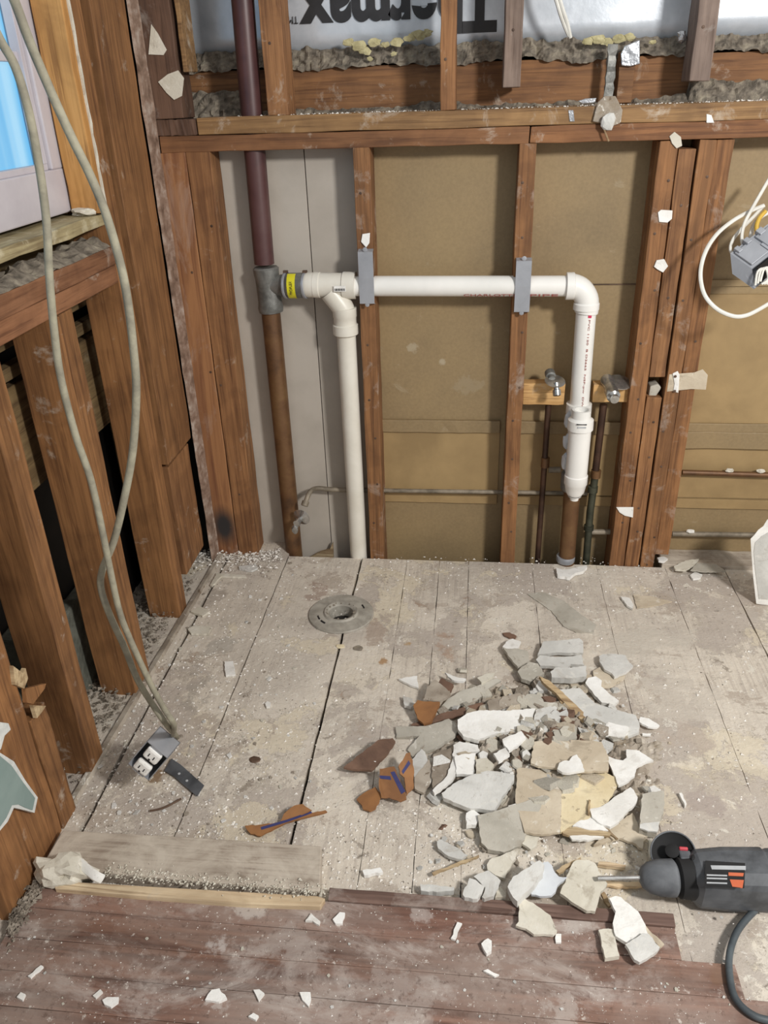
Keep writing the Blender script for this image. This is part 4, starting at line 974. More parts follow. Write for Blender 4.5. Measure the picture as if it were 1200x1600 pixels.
# rubble base of the pile: many crumbs nobody could count
b = MB(); g = {}
NX = 130
for i in range(NX + 1):
    for j in range(NX + 1):
        x = PC.x - .34 + .68 * i / NX; y = PC.y - .30 + .60 * j / NX
        h_ = mh(x, y) - .004; h_ += (.016 * noise.noise(Vector((x * 34, y * 34, 1))) + .012 * noise.noise(Vector((x * 90, y * 90, 4)))+ .004 * noise.noise(Vector((x * 220, y * 220, 4)))) * min(1, max(0, (h_ + .006) / .014)) - .001
        g[i, j] = b.bm.verts.new((x, y, h_))
for i in range(NX):
    for j in range(NX):
        q = [g[i, j], g[i + 1, j], g[i + 1, j + 1], g[i, j + 1]]
        if max(v.co.z for v in q) > -.001: b.bm.faces.new(q)
for v in [v for v in b.bm.verts if not v.link_faces]: b.bm.verts.remove(v)
tag(b.build('rubble_heap', 'dirty', origin=(PC.x, PC.y, 0)), 'fine grey rubble under the pile of plaster shards', 'rubble', kind='stuff')
# flat pieces at the bottom first
shard('large flat tan paper-faced piece under the middle of the pile', c7, [(205, 745), (300, 738), (460, 735), (600, 745), (640, 830), (640, 915), (500, 920), (430, 925), (340, 900), (230, 890), (185, 870)], 'tan', None, .006, (.0, .05), 'drywall_piece', 'drywall')
shard('large cream fibrous board piece at the right of the pile', c7, [(380, 925), (620, 925), (680, 955), (690, 1010), (640, 1100), (520, 1200), (420, 1240), (360, 1275), (360, 1060)], 'cream', None, .006, (0, .04), 'board_piece', 'board')
shard('large grey tan rectangular piece beside the cream board', c7, [(105, 895), (200, 905), (370, 905), (365, 1100), (358, 1275), (250, 1290), (150, 1275), (95, 1100)], 'tan', None, .006, (.0, .05), 'drywall_piece', 'drywall')
shard('tan torn piece with ragged right edge at the lower right of the pile', cx8, [(440, 800), (570, 660), (740, 550), (765, 600), (790, 660), (860, 710), (858, 735), (830, 740), (822, 830), (790, 820), (770, 795), (740, 780), (640, 745)], 'tan', .004, .006, (0, 0), 'drywall_piece', 'drywall')
shard('pale translucent grey sheet under the right side of the pile', c7, [(460, 660), (540, 690), (600, 760), (640, 830), (610, 870), (560, 885), (530, 780)], 'lgrey', None, .004)
shard('thin tan piece under the small white shard at upper right of the pile', c7, [(550, 330), (600, 300), (680, 365), (740, 345), (730, 380), (650, 425), (600, 430), (560, 380)], 'tan', None, .004)
shard('long grey slab curving down the left of the pile', c6, [(348, 618), (520, 615), (600, 590), (640, 575), (682, 600), (690, 640), (672, 668), (560, 740), (440, 785), (412, 748), (478, 668), (350, 678)], 'grey', None, .008, (.12, .1))
shard('long dark brown paper strip at the upper left of the pile', c6, [(440, 600), (540, 575), (600, 545), (820, 485), (860, 500), (780, 540), (640, 575), (500, 610), (430, 612)], 'brown', None, .004, (0, .2), 'paper_strip', 'paper')
shard('thin pale grey strip resting above the dark brown strip', c6, [(585, 520), (640, 462), (700, 425), (780, 398), (905, 352), (930, 365), (870, 400), (800, 470), (720, 500), (610, 535)], 'grey', None, .006, (0, .25))
shard('speckled grey slab with rough face left of the ribbed piece', c6, [(555, 770), (650, 735), (665, 790), (640, 870), (600, 955), (552, 965), (545, 880)], 'dirty', None, .008, (.1, 0))
shard('tan piece below the narrow white shard at the left of the pile', c6, [(450, 905), (530, 795), (552, 870), (545, 920), (500, 985), (452, 960)], 'dirty', None, .006)
shard('narrow white shard at the left of the pile', c6, [(438, 800), (490, 742), (510, 760), (528, 812), (495, 860), (452, 908), (445, 850)], 'lgrey', None, .005)
shard('white crumbly strip running down the left of the big grey slabs', c6, [(665, 720), (700, 700), (800, 720), (810, 750), (700, 775), (690, 860), (650, 920), (560, 985), (550, 970), (630, 890), (660, 800)], 'white', None, .009, (.05, 0))
shard('ribbed white square piece in the left half of the pile', c6, [(672, 780), (730, 768), (788, 766), (782, 830), (780, 880), (682, 882)], 'white', None, .008, (0, .1))
shard('beige corner piece right of the ribbed white square', c6, [(788, 800), (850, 790), (890, 830), (860, 870), (790, 880)], 'beige', None, .007)
shard('big pale grey slab in the middle of the pile', c6, [(600, 985), (680, 925), (780, 880), (850, 862), (930, 870), (1002, 885), (1000, 912), (950, 985), (892, 1078), (760, 1070), (680, 1040), (610, 1010)], 'lgrey', None, .012, (.03, .12))
shard('big grey rectangular slab at the bottom of the pile', cb, [(228, 158), (300, 140), (445, 93), (440, 130), (400, 195), (385, 240), (370, 262), (315, 282), (262, 272), (240, 250)], 'grey', None, .012, (0, .14))
shard('white edge strip along the top of the big grey rectangular slab', cb, [(330, 126), (445, 92), (447, 99), (334, 132)], 'white', None, .004, (0, .14))
shard('small white wedge left of the big grey rectangular slab', cb, [(190, 150), (215, 140), (238, 158), (222, 190), (190, 192)], 'white', None, .01)
shard('cream triangular piece leaning below the big grey slab', cb, [(372, 250), (400, 205), (432, 195), (438, 215), (425, 262), (405, 272), (392, 262)], 'beige', None, .006)
slab = shard('long white slab with a nail hole in the centre of the pile', c6, [(688, 580), (740, 545), (812, 528), (960, 530), (1118, 518), (1095, 575), (1070, 630), (960, 648), (880, 662), (800, 692), (720, 672), (690, 632)], 'white', None, .012, (.02, .12))
MB().lathe([(0.0035, 0), (.0035, .0012)], onZ(806, 1136, slab.location.z + .016), (0, -.1, 1), 10).build('nail_head', 'ink', slab)
shard('bluish grey slab right of the long white slab', c7, [(195, 640), (215, 560), (300, 535), (355, 575), (395, 555), (405, 575), (360, 605), (325, 630), (258, 698)], 'lgrey', None, .012, (.05, .1))
shard('white square chip below the long white slab', c6, [(935, 688), (1040, 643), (1066, 682), (1020, 725), (972, 752), (945, 722)], 'white', None, .008, (0, .1))
shard('smaller white chip below the white square chip', c6, [(886, 768), (952, 735), (976, 772), (915, 812)], 'white', None, .007)
shard('stained plaster chunk at the top of the long white slab', c7, [(0, 505), (20, 480), (120, 460), (140, 478), (135, 530), (0, 558)], 'dirty', None, .014, (0, .1))
shard('beige stained chunk left of the stained plaster chunk', c6, [(850, 485), (870, 465), (930, 462), (945, 500), (930, 525), (862, 530)], 'dirty', None, .012)
shard('dark grey flat shard in the centre right of the pile', c7, [(318, 690), (380, 660), (452, 655), (456, 720), (400, 742), (330, 738)], 'grey', None, .006)
shard('grey shard between the stained chunk and the bluish slab', c7, [(130, 500), (165, 465), (240, 470), (262, 512), (340, 520), (345, 545), (240, 560), (190, 552)], 'grey', None, .008, (0, .2))
shard('long whitish slab pointing right from the pile', c7, [(355, 440), (470, 430), (560, 520), (640, 545), (800, 590), (822, 640), (820, 690), (740, 718), (622, 712), (560, 640), (450, 560)], 'lgrey', None, .008, (0, .08))
shard('white torn tip at the right end of the long whitish slab', c7, [(828, 600), (880, 610), (940, 650), (925, 662), (872, 658), (820, 630)], 'white', None, .005)
shard('small white sliver below the torn tip', c7, [(838, 695), (888, 698), (888, 708), (840, 706)], 'white', .002, .004)
shard('white shard overlapping the long whitish slab end', c7, [(610, 665), (640, 630), (760, 660), (755, 690), (735, 718), (625, 712)], 'white', None, .004)
shard('pale wood splinter lying diagonally across the pile', c7, [(235, 362), (290, 385), (360, 445), (480, 560), (620, 700), (610, 712), (580, 695), (440, 580), (340, 470), (260, 400)], 'splinter', None, .008, (-.1, .1), 'wood_splinter', 'splinter')
shard('second thinner wood splinter beside the long one', c7, [(345, 480), (380, 495), (470, 580), (440, 585), (360, 520)], 'splinter', None, .005, (0, 0), 'wood_splinter', 'splinter')
shard('white bent shard at the upper right of the pile', c7, [(505, 400), (520, 372), (565, 362), (602, 388), (598, 422), (640, 460), (702, 505), (668, 528), (600, 515), (550, 460)], 'white', None, .010, (0, .1))
shard('isolated pale shard above the right side of the pile', c7, [(585, 245), (610, 232), (680, 230), (742, 240), (755, 270), (785, 300), (740, 340), (675, 366), (660, 345), (615, 320), (590, 280)], 'lgrey', None, .007)
shard('pale slab along the top of the pile, uppermost', c7, [(225, 235), (258, 160), (370, 150), (470, 140), (492, 160), (490, 226), (360, 222), (240, 232)], 'lgrey', None, .010, (0, .1))
shard('whitish shard just below the uppermost slab', c7, [(215, 265), (240, 240), (330, 250), (430, 245), (480, 235), (498, 296), (420, 290), (400, 312), (290, 300), (240, 300)], 'lgrey', None, .010, (0, .1))
shard('thick grey block below the upper whitish shard', c7, [(300, 335), (330, 310), (420, 312), (510, 300), (512, 362), (420, 375), (308, 368)], 'lgrey', None, .018, (0, .08))
shard('grey polygonal shard left of the thick grey block', c7, [(108, 335), (130, 308), (180, 278), (228, 288), (265, 345), (230, 370), (180, 392), (130, 375)], 'grey', None, .012, (0, .1))
shard('tall grey shard with white top at the upper left of the pile', c7, [(22, 195), (40, 200), (110, 200), (165, 215), (178, 270), (110, 308), (60, 250), (38, 215)], 'grey', None, .008)
shard('white cap piece on the tall grey shard', c7, [(20, 190), (40, 160), (80, 142), (128, 160), (118, 185), (100, 205), (40, 200)], 'white', None, .006)
shard('tiny dark red-brown sliver above the tall grey shard', c7, [(20, 108), (60, 105), (102, 125), (95, 138), (60, 135), (30, 122)], 'brown', .002, .004, (0, 0), 'wood_splinter', 'splinter')
shard('white ragged piece on the large tan piece', c7, [(340, 905), (352, 870), (385, 855), (410, 858), (430, 830), (455, 820), (478, 850), (500, 912), (470, 918), (415, 928), (370, 925)], 'white', None, .006)
shard('white three-pointed shard at the right of the pile', c7, [(625, 825), (680, 848), (725, 855), (748, 838), (745, 790), (820, 798), (905, 855), (850, 870), (805, 895), (795, 945), (760, 975), (700, 1003), (665, 920)], 'white', None, .006)
shard('large white torn piece across the cream board', c7, [(530, 1140), (600, 1125), (640, 1100), (690, 1060), (770, 1012), (790, 1030), (812, 1072), (790, 1120), (740, 1165), (700, 1215), (650, 1245), (600, 1230), (545, 1190)], 'white', None, .007)
shard('white triangle below the large white torn piece', c7, [(430, 1238), (520, 1170), (560, 1200), (640, 1265), (560, 1262), (500, 1255)], 'white', None, .006)
shard('reddish torn wood sliver at the foot of the cream board', cx8, [(188, 690), (240, 670), (290, 660), (400, 672), (520, 690), (575, 712), (560, 728), (440, 722), (350, 716), (240, 724), (200, 712)], 'splinter', None, .006, (0, 0), 'wood_splinter', 'splinter')
shard('white shard under the reddish wood sliver', cx8, [(245, 722), (330, 718), (440, 722), (520, 735), (420, 758), (330, 765), (270, 760)], 'white', None, .005)
shard('thin brown stick lying down from the white triangle', cx8, [(410, 560), (430, 570), (560, 680), (630, 750), (615, 755), (540, 700), (420, 585)], 'splinter', None, .004, (0, 0), 'wood_splinter', 'splinter')
shard('short thin stick on the cream board', cx8, [(398, 445), (415, 450), (408, 560), (394, 555)], 'splinter', None, .005, (0, 0), 'wood_splinter', 'splinter')
shard('thick grey plaster block standing left of the tool handle', cx8, [(818, 402), (870, 390), (985, 375), (992, 420), (985, 530), (950, 640), (935, 698), (860, 690), (800, 668), (806, 540)], 'grey', .012, .020, (0, .1), 'plaster_block')
shard('white lower edge of the thick grey plaster block', cx8, [(800, 640), (860, 628), (955, 618), (935, 698), (860, 692), (798, 668)], 'lgrey', .026, .004, (0, .1))
# dark grey tapering shade strip is cast shadow; not modelled
shard('tiny dark sliver on the stained floor right of the pile', cx8, [(1105, 395), (1125, 392), (1165, 480), (1150, 495), (1130, 450)], 'white', .001, .008)
shard('yellowish standing edge piece left of the tool handle', cx8, [(868, 760), (890, 745), (905, 800), (898, 880), (875, 905), (865, 850)], 'beige', .001, .012)
# lower group
shard('cream rounded piece at the upper left of the lower group', c9, [(280, 235), (300, 200), (420, 150), (500, 118), (520, 125), (460, 230), (410, 335), (340, 310), (285, 270)], 'beige', .006, .008, (0, .08))
shard('white blocky shard at the far left of the lower group', c9, [(105, 450), (155, 332), (200, 345), (262, 392), (245, 440), (210, 482), (120, 470)], 'lgrey', .016, .014, (0, .05))
shard('pale grey shard beside the leftmost blocky shard', c9, [(185, 320), (220, 300), (290, 275), (380, 350), (365, 400), (330, 460), (262, 480), (245, 468), (270, 400)], 'lgrey', .018, .012, (0, .05))
shard('cream sliver below the pale grey shard', c9, [(375, 390), (418, 440), (415, 470), (340, 472), (350, 440)], 'beige', .016, .008)
shard('thick white block tilted beside the cloudy plastic scrap', c9, [(430, 395), (470, 320), (560, 265), (660, 203), (695, 235), (685, 290), (640, 350), (580, 420), (500, 500), (468, 470)], 'lgrey', .030, .022, (.05, .15), 'plaster_block')
o = shard('cloudy translucent plastic scrap between thick white block and tan square', c9, [(685, 220), (720, 212), (750, 240), (770, 290), (800, 322), (860, 325), (835, 350), (790, 385), (775, 430), (745, 458), (660, 462), (600, 450), (605, 420), (660, 330)], 'plastic', .030, .006, (.1, .1), 'plastic_scrap', 'plastic')
shard('tan-grey square shard with splintered top in the lower group', c9, [(905, 215), (930, 200), (1010, 200), (1062, 225), (1105, 310), (1150, 372), (1100, 432), (1085, 500), (1062, 572), (1000, 568), (920, 520), (808, 440), (850, 340)], 'beige', .030, .008, (0, .1))
shard('splintered tan fibres on the top of the tan-grey square shard', c9, [(915, 205), (950, 198), (1020, 205), (1060, 235), (1070, 280), (1040, 270), (1010, 240), (960, 250)], 'cream', .038, .003, (0, .1), 'wood_splinter', 'splinter')
shard('pale wood sliver leaning left of the tan-grey square shard', c9, [(778, 278), (820, 245), (900, 205), (955, 180), (960, 192), (880, 245), (800, 298)], 'splinter', .030, .006, (0, .1), 'wood_splinter', 'splinter')
shard('beige leaf-shaped shard lying on the maroon edging', c9, [(515, 498), (555, 480), (640, 532), (700, 575), (738, 600), (760, 650), (787, 712), (760, 740), (690, 735), (620, 738), (560, 695), (488, 672), (510, 645)], 'beige', .022, .006)
shard('white long shard at the front of the lower group', cb, [(668, 436), (690, 428), (708, 432), (735, 455), (765, 480), (790, 525), (800, 560), (740, 590), (690, 562), (680, 520), (690, 480)], 'white', .026, .008, (0, .05))
shard('pale square shard at the end of the white long shard', cb, [(722, 590), (780, 552), (800, 555), (838, 600), (830, 612), (770, 650), (752, 640)], 'lgrey', .030, .008, (0, .05))
shard('narrow tan strip right of the pale square shard', cb, [(785, 520), (800, 540), (853, 590), (838, 602), (800, 558)], 'tan', .024, .004)
shard('small cream brick-shaped chip left of the white long shard', cb, [(632, 542), (650, 538), (682, 540), (703, 628), (680, 632), (655, 636)], 'beige', .018, .010)
shard('tiny white rectangular chip under the leaf-shaped shard', cb, [(490, 555), (508, 555), (508, 584), (490, 584)], 'white', .016, .004)
shard('small white triangular chip on the dark floor', cb, [(240, 588), (262, 570), (275, 578), (274, 612), (258, 622)], 'white', .016, .008)
shard('upright white sliver on the dark floor', cb, [(138, 570), (160, 515), (176, 520), (152, 575)], 'white', .016, .004)
shard('small flat white sliver on the dark floor below the triangular chip', cb, [(247, 678), (262, 673), (300, 692), (285, 698)], 'white', .016, .004)
shard('ribbed white piece left of the lower group', cb, [(92, 245), (105, 238), (150, 262), (195, 292), (175, 305), (130, 295), (95, 268)], 'lgrey', .006, .008, (0, .05))
shard('thin pale stick pointing to the ribbed white piece', cb, [(75, 350), (150, 320), (232, 290), (233, 296), (150, 328), (80, 358)], 'splinter', .012, .004, (0, 0), 'wood_splinter', 'splinter')
shard('row of pale plaster along the maroon edging', cb, [(35, 388), (90, 392), (150, 398), (148, 410), (90, 415), (38, 410)], 'lgrey', .006, .012)
shard('pale wood strip left of the tool bit', cx8, [(480, 930), (590, 940), (690, 955), (685, 975), (580, 965), (470, 952)], 'newwood', .004, .008, (0, 0), 'wood_strip', 'strip')
shard('pale wood strip below the tool bit', cx8, [(520, 1080), (640, 1085), (790, 1088), (850, 1120), (700, 1130), (530, 1115)], 'newwood', .004, .006, (0, 0), 'wood_strip', 'strip')
shard('brown wood sliver under the tan-grey square shard', cx8, [(495, 1180), (520, 1165), (575, 1270), (555, 1282), (520, 1240)], 'splinter', .012, .006, (0, 0), 'wood_splinter', 'splinter')
# left end of the pile
shard('dark brownish fallen shard at the far left of the pile', c6, [(60, 843), (150, 770), (250, 692), (330, 682), (345, 700), (300, 770), (212, 860), (100, 852)], 'brown', None, .006, (.0, .1), 'paper_strip', 'paper')
shard('small white flake on the dark brownish shard', c6, [(205, 790), (240, 750), (262, 770), (235, 815)], 'white', None, .004)
shard('white triangular chip above the left of the pile', c6, [(363, 355), (410, 345), (465, 338), (472, 405), (420, 385)], 'white', .002, .006)
shard('brown cardboard cone at the upper left of the pile', c6, [(443, 500), (468, 472), (520, 480), (590, 482), (570, 530), (540, 592), (500, 602), (465, 570)], 'card', None, .010, (.1, .25), 'cardboard_piece', 'cardboard')
shard('grey shard resting behind the brown cardboard cone', c6, [(500, 470), (520, 400), (560, 360), (640, 400), (650, 440), (590, 478)], 'dirty', None, .008, (0, .1))
shard('dark purple-brown chip behind the cardboard cone', c6, [(565, 395), (600, 350), (665, 385), (650, 420), (600, 425)], 'brown', None, .010, (.1, .2), 'paper_strip', 'paper')
shard('white curved sliver at the upper left of the pile', c6, [(618, 318), (680, 345), (735, 355), (720, 368), (670, 365), (635, 342)], 'white', None, .006)
shard('pale shard left of the brown-topped pieces', c6, [(385, 450), (440, 465), (450, 500), (430, 512), (395, 500)], 'lgrey', .004, .008)
shard('beige oblong at the top middle of the pile', c6, [(795, 350), (850, 325), (895, 320), (880, 345), (820, 375)], 'beige', None, .008)
# flat peeled pieces on the floor at the back
shard('flat grey peeled sheet on the floorboards behind the pile', I, [(824, 928), (848, 925), (880, 938), (905, 958), (932, 976), (928, 988), (900, 988), (880, 978), (862, 955)], 'grey', .001, .002)
shard('white curved plaster piece at the foot of the right copper drain', cs, [(288, 1375), (330, 1388), (385, 1384), (430, 1372), (490, 1360), (495, 1372), (470, 1398), (420, 1410), (380, 1442), (300, 1428)], 'white', .002, .010)
shard('tan triangular peel near the right wall', cr, [(190, 1482), (300, 1492), (420, 1522), (330, 1545), (210, 1562)], 'tan', .001, .003)
shard('white chip beside the tan triangular peel', cr, [(112, 1492), (165, 1500), (192, 1545), (185, 1565), (150, 1545)], 'white', .002, .006)
shard('white oval chip near the right sole plate', cr, [(525, 1365), (560, 1345), (600, 1362), (590, 1380), (545, 1388)], 'white', .002, .006)
shard('long pale plaster flake lying on the right sole plate', cr, [(430, 1312), (500, 1278), (580, 1268), (540, 1310), (500, 1335), (440, 1330)], 'beige', .014, .006)
shard('white chip lying at the left end of the right sole plate', cr, [(330, 1262), (370, 1255), (395, 1268), (370, 1285), (340, 1280)], 'white', .014, .006)
shard('flat grey piece lying on the right sole plate', cr, [(530, 1335), (570, 1292), (680, 1300), (740, 1342), (620, 1345)], 'grey', .013, .004)
for l, p_, m_ in (('pale chip, upper of two beside the far side stud', [(108, 272), (150, 250), (195, 270), (160, 292)], 'beige'), ('pale flat chip, lower of two beside the far side stud', [(95, 350), (120, 335), (200, 340), (190, 372), (110, 370)], 'beige'),
        ('white square chip on the left floorboards left of the flange', [(258, 495), (298, 493), (308, 552), (265, 557)], 'white'), ('small white ball-like chip on the left floorboards', [(440, 682), (452, 672), (466, 680), (462, 696), (446, 698)], 'white'),
        ('thin pale bent sliver on the floor by the left wall corner', [(225, 100), (350, 110), (358, 118), (245, 115), (205, 158), (195, 155)], 'beige'), ('pale slab chip by the left wall corner', [(322, 70), (400, 62), (408, 78), (380, 90), (325, 82)], 'lgrey')):
    shard(l, c4, p_, m_, .001, .006)
for l, p_ in (('largest white chip on the dark floor, rounded', [(712, 805), (735, 770), (762, 765), (788, 800), (760, 812)]), ('white kite-shaped chip on the dark floor', [(880, 770), (900, 768), (918, 782), (898, 808)]),
        ('white ragged chip on the dark floor right of the kite-shaped one', [(1040, 778), (1078, 778), (1080, 800), (1072, 828), (1050, 805)]), ('low white oval chip at the bottom edge of the dark floor', [(862, 862), (880, 850), (898, 860), (888, 875)]),
        ('white chip on the dark floor just below the maroon edging start', [(1060, 530), (1080, 503), (1112, 532), (1108, 545), (1085, 530)]), ('double white chip on the left dark floor', [(355, 805), (372, 795), (412, 795), (410, 812), (385, 830), (362, 820)]),
        ('thin white stick on the far left dark floor', [(96, 722), (142, 684), (150, 688), (106, 728)]), ('short white stick on the left dark floor', [(322, 790), (348, 768), (356, 776), (332, 798)]), ('small chip at the far left bottom of the dark floor', [(58, 795), (72, 778), (88, 785), (78, 806)]),
        ('white chip right of the maroon edging start', [(1155, 525), (1180, 500), (1198, 502), (1190, 540), (1165, 540)])):
    shard(l, c5, p_, 'white', .015, .005)
shard('white chip on the floor in front of the dusty board end', c5, [(1258, 355), (1320, 345), (1330, 360), (1265, 372)], 'white', .002, .008)

# blue-striped card pieces
def card(pl, z, label, stripes, tl=(0, 0), th=.004):
    o = shard(label, *pl, 'card', z, th, tl, 'cardboard_piece', 'cardboard')
    zz = None
    ox, oy, s = pl[0]; q = [(ox + x * s, oy + y * s) for x, y in pl[1]]; cx_ = sum(a[0] for a in q) / len(q); cy_ = sum(a[1] for a in q) / len(q)
    z0 = z + th; c0_ = onZ(cx_, cy_, z0)
    for st in stripes:
        out = []
        for x, y in st:
            r = ray(ox + x * s, oy + y * s); k = (z0 + .0006 - tl[0] * c0_.x - tl[1] * c0_.y - CAM.z) / (r.z - tl[0] * r.x - tl[1] * r.y); out.append(CAM + r * k)
        MB().poly(out, (0, 0, -.0008)).build('stripe', 'blue', o)
    return o
card((c6, [(258, 852), (338, 838), (402, 985), (405, 1020), (372, 1034), (310, 1010), (268, 1012), (255, 960)]), .024, 'folded orange card with blue stripes, main panel left of the pile', [[(318, 870), (340, 865), (400, 975), (378, 990)], [(258, 888), (318, 892), (322, 912), (262, 905)]], (.1, .5))
card((c6, [(362, 838), (405, 765), (428, 762), (448, 850), (446, 960), (408, 1000), (395, 900), (370, 880)]), .030, 'upright orange card panel with one blue stripe behind the main panel', [[(380, 865), (418, 805), (428, 822), (388, 880)]], (-.3, .5))
card((c6, [(130, 1020), (170, 985), (235, 950), (268, 1000), (235, 1070), (205, 1085), (165, 1072), (160, 1050)]), .008, 'small torn orange card flap at the lower left of the striped card', [], (.1, .1))
card((c5, [(850, 200), (900, 197), (960, 190), (1060, 158), (1130, 146), (1136, 152), (1000, 188), (905, 236), (870, 228)]), .010, 'long thin brown card strip with blue edge near the dusty board', [[(905, 205), (1000, 178), (1080, 150), (1084, 156), (1000, 186), (908, 214)]], (0, .2))
card((c5, [(970, 190), (985, 160), (1022, 130), (1052, 125), (1082, 146), (1030, 172)]), .016, 'triangular brown card piece on the thin card strip', [], (0, .5))

# random small shards in the pile, and chips on the floors: each a thing, copied
def chip_proto(mat, seed):
    r2 = random.Random(seed); b = MB(); n_ = r2.randint(4, 6); a0_ = r2.random() * 6
    pts = [Vector((math.cos(a0_ + 6.283 * k / n_) * r2.uniform(.6, 1.15), math.sin(a0_ + 6.283 * k / n_) * r2.uniform(.45, .9), 0)) for k in range(n_)]
    top_ = [p * r2.uniform(.8, .95) for p in pts]
    va_ = [b.bm.verts.new(p) for p in pts]; vb_ = [b.bm.verts.new(p + Vector((0, 0, .35))) for p in top_]
    b.bm.faces.new(va_[::-1]); b.bm.faces.new(vb_)
    for k in range(n_): b.bm.faces.new((va_[k], va_[(k + 1) % n_], vb_[(k + 1) % n_], vb_[k]))
    return b, mat
def scatter(name, mats, n_, place, label, cat, group, smin, smax, tiltmax):
    protos = []
    for i in range(9):
        b, m_ = chip_proto(mats[i % len(mats)], i * 7 + len(name) + n_); protos.append(b.build(name, m_, origin=(0, 0, 0)))
    used = set(); k = 0
    while k < n_:
        q = place()
        if q is None: continue
        pr = random.randrange(9)
        if pr in used: o = protos[pr].copy(); C.objects.link(o)
        else: o = protos[pr]; used.add(pr)
        s = random.uniform(smin, smax) * (1 if random.random() < .8 else 1.3); o.location = q; o.scale = (s, s, s * random.uniform(.6, 1.2))
        o.rotation_euler = (random.uniform(-tiltmax, tiltmax), random.uniform(-tiltmax, tiltmax), random.uniform(0, 6.28)); tag(o, label(q, mats[pr % len(mats)]) if callable(label) else label, cat, group); k += 1
    for i in range(9):
        if i not in used: bpy.data.objects.remove(protos[i])
def in_pile():
    a = random.gauss(0, .45), random.gauss(0, .42)
    x, y = PC.x + a[0] * .26, PC.y + a[1] * .24
    return Vector((x, y, mh(x, y) + random.uniform(-.002, .010)))
CW = {'lgrey': 'pale grey', 'white': 'white', 'dirty': 'stained grey-brown', 'grey': 'grey', 'beige': 'beige', 'tan': 'tan', 'brown': 'brown', 'cream': 'cream'}
def where(q):
    dx, dy = q.x - PC.x, q.y - PC.y
    return ('back' if dy > 0 else 'front') + ' ' + ('left' if dx < -.06 else 'right' if dx > .06 else 'middle')
def mid_pile():
    a = random.gauss(0, .5), random.gauss(0, .48)
    if abs(a[0]) > 1 or abs(a[1]) > 1 or (a[0] > .55): return None
    x, y = PC.x + a[0] * .24, PC.y + a[1] * .25
    return Vector((x, y, mh(x, y) + random.uniform(-.004, .006)))
scatter('plaster_shard', ['lgrey', 'dirty', 'grey', 'tan', 'beige', 'tan', 'white', 'brown', 'beige'], 150, mid_pile, lambda q, m_: 'mid-sized %s shard half buried in the %s of the debris pile' % (CW[m_], where(q)), 'plaster', 'mid-sized shards half buried in the debris pile', .011, .027, .38)
scatter('plaster_chip', ['lgrey', 'white', 'dirty', 'grey', 'beige', 'dirty', 'tan', 'white', 'grey'], 92, in_pile, lambda q, m_: 'small %s chip wedged among shards in the %s of the pile' % (CW[m_], where(q)), 'plaster', 'small plaster chips in the debris pile', .006, .016, .5)
def lower_pile():
    x, y = random.uniform(650, 960), random.uniform(1290, 1395)
    return onZ(x, y, .0) + Vector((0, 0, random.uniform(.001, .006)))
scatter('plaster_chip', ['beige', 'lgrey', 'dirty', 'white', 'tan'], 44, lower_pile, lambda q, m_: 'small %s chip between the pile and maroon edging, %s the big slab' % (CW[m_], 'left of' if q.x < onZ(745, 1300).x else 'right of'), 'plaster', 'small plaster chips in front of the pile', .004, .010, .3)
def fl_left():
    x, y = random.uniform(130, 500), random.uniform(875, 1290)
    if x < 350 - (y - 870) * .6: return None
    if random.random() > (1.15 - (x - 250) / 330) and y > 900: return None
    return onZ(x, y, .0) + Vector((0, 0, .0005))
scatter('plaster_chip', ['white', 'beige', 'lgrey', 'dirty'], 110, fl_left, lambda q, m_: 'small %s chip on the left floorboards %s' % (CW[m_], 'near the corner posts' if q.y > 1.85 else 'beside the floor flange' if q.y > 1.45 else 'behind the outlet box' if q.y > 1.25 else 'between the outlet box and the dusty board'), 'plaster', 'small plaster chips on the left floorboards', .003, .0075, .15)
def fl_dark():
    x, y = random.uniform(30, 1180), random.uniform(1425, 1590)
    return onZ(x, y, .0155)
scatter('plaster_chip', ['white', 'lgrey', 'beige'], 52, fl_dark, lambda q, m_: 'tiny %s chip on the dark hardwood floor, %s' % (CW[m_], 'below the dusty board' if q.x < -.25 else 'below the lower shard group' if q.x < .25 else 'near the black power cord'), 'plaster', 'tiny plaster chips on the dark floor', .0016, .0042, .1)
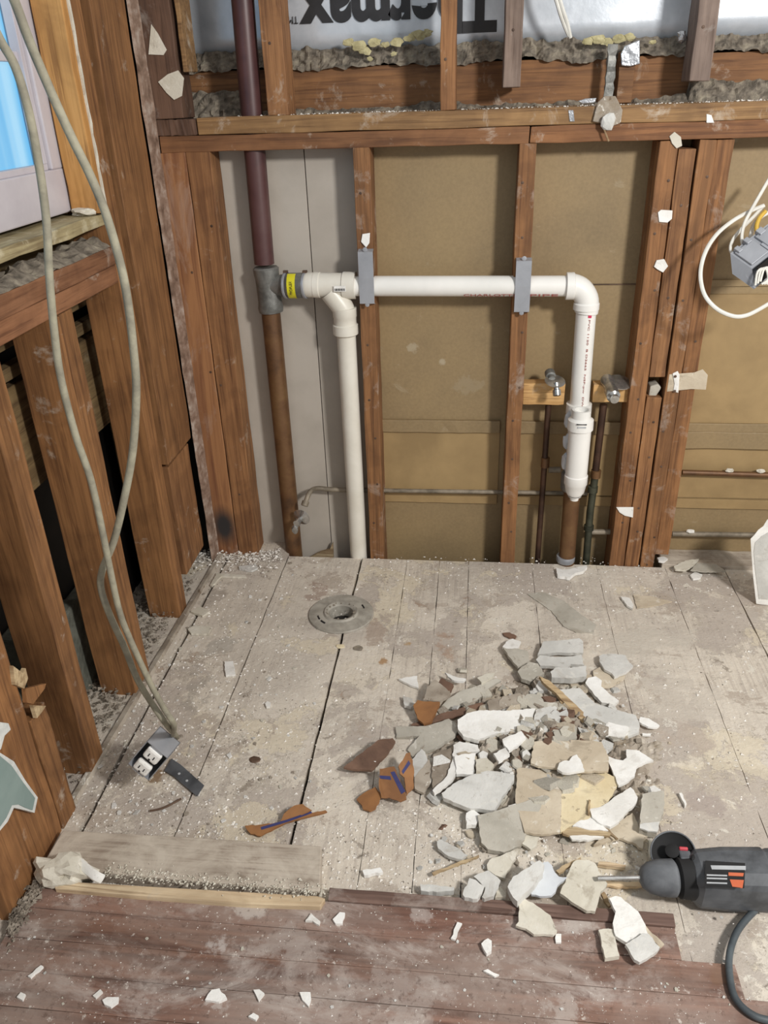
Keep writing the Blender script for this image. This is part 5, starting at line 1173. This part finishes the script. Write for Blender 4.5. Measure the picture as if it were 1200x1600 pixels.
# crumbs: uncountable
def crumbs(name, mat, n_, place, label, smin, smax, mi=None):
    bm = bmesh.new()
    for _ in range(n_):
        q = place()
        if q is None: continue
        s = smin + (smax - smin) * random.random() ** 2.3; h_ = s * random.uniform(.4, .8); a = random.uniform(0, 6.28)
        pts = [bm.verts.new(q + Vector((math.cos(a + 2.09 * k) * s * random.uniform(.6, 1.2), math.sin(a + 2.09 * k) * s * random.uniform(.6, 1.2), 0))) for k in range(3)]
        t_ = bm.verts.new(q + Vector((random.uniform(-.3, .3) * s, random.uniform(-.3, .3) * s, h_)))
        for k in range(3): bm.faces.new((pts[k], pts[(k + 1) % 3], t_))
    b = MB(); b.bm.free(); b.bm = bm
    return tag(b.build(name, mat), label, 'crumbs', kind='stuff')
def cr_left():
    x, y = random.uniform(100, 1180), random.uniform(870, 1400)
    if x < 350 - (y - 870) * .6: return None
    d = 1.0 if x < 330 else max(.16, 1 - (x - 330) / 260)
    if y < 925: d = max(d, .7)
    if x > 640 and y > 1250 and x < 1000: d = .9
    if 470 < x < 640 and y > 1280: d = .9
    if random.random() > d: return None
    return onZ(x, y, .0002)
crumbs('plaster_crumbs', 'crumb', 13000, cr_left, 'fine white plaster crumbs dusted over the pale floorboards', .0010, .0052)
crumbs('mortar_crumbs', 'crumbd', 5000, cr_left, 'fine dark grey grit among the white crumbs on the pale floorboards', .0008, .0032)
def cr_dark(): return onZ(random.uniform(0, 1200), 1400 + 200 * random.random() ** 1.3, .0152)
crumbs('plaster_crumbs', 'crumb', 900, cr_dark, 'fine white crumbs dusted over the dark hardwood floor', .0006, .0020)
def cr_edge():
    x = random.uniform(165, 510); return onZ(x, 1362 + (x - 165) * .09 + random.gauss(0, 6), .027) + Vector((0, 0, random.uniform(-.004, .006)))
crumbs('plaster_crumbs', 'beige', 1000, cr_edge, 'chunky plaster crumbs between the dusty board and the fresh wood strip', .0015, .004)
def cr_corner():
    x = random.uniform(290, 440); return onZ(x, 862 + abs(random.gauss(0, 14)), .0) + Vector((0, 0, random.uniform(0, .012)))
crumbs('plaster_crumbs', 'crumb', 700, cr_corner, 'chunky plaster crumbs heaped against the left corner posts', .002, .008)
def cr_side():
    x = random.uniform(15, 70); return onZ(x, 1480 - x * 1.55 + random.gauss(0, 10), .012) + Vector((0, 0, random.uniform(0, .01)))
crumbs('plaster_crumbs', 'crumbd', 700, cr_side, 'grey crumbs along the wall foot at the lower left corner', .002, .008)
def cr_bay(): return Vector((random.uniform(-.985, -.82), random.uniform(1.05, 1.95), 0.001 + random.uniform(0, .02)))
crumbs('mortar_crumbs', 'crumbd', 1800, cr_bay, 'grey rubble grit lying between the side wall studs', .003, .010)
def cr_plate():
    return Vector((random.uniform(-.6, 1.1), random.uniform(YW + .002, YW + .07), zp2))
crumbs('mortar_crumbs', 'crumb', 500, cr_plate, 'small pale crumbs along the front edge of the upper plate', .0015, .005)
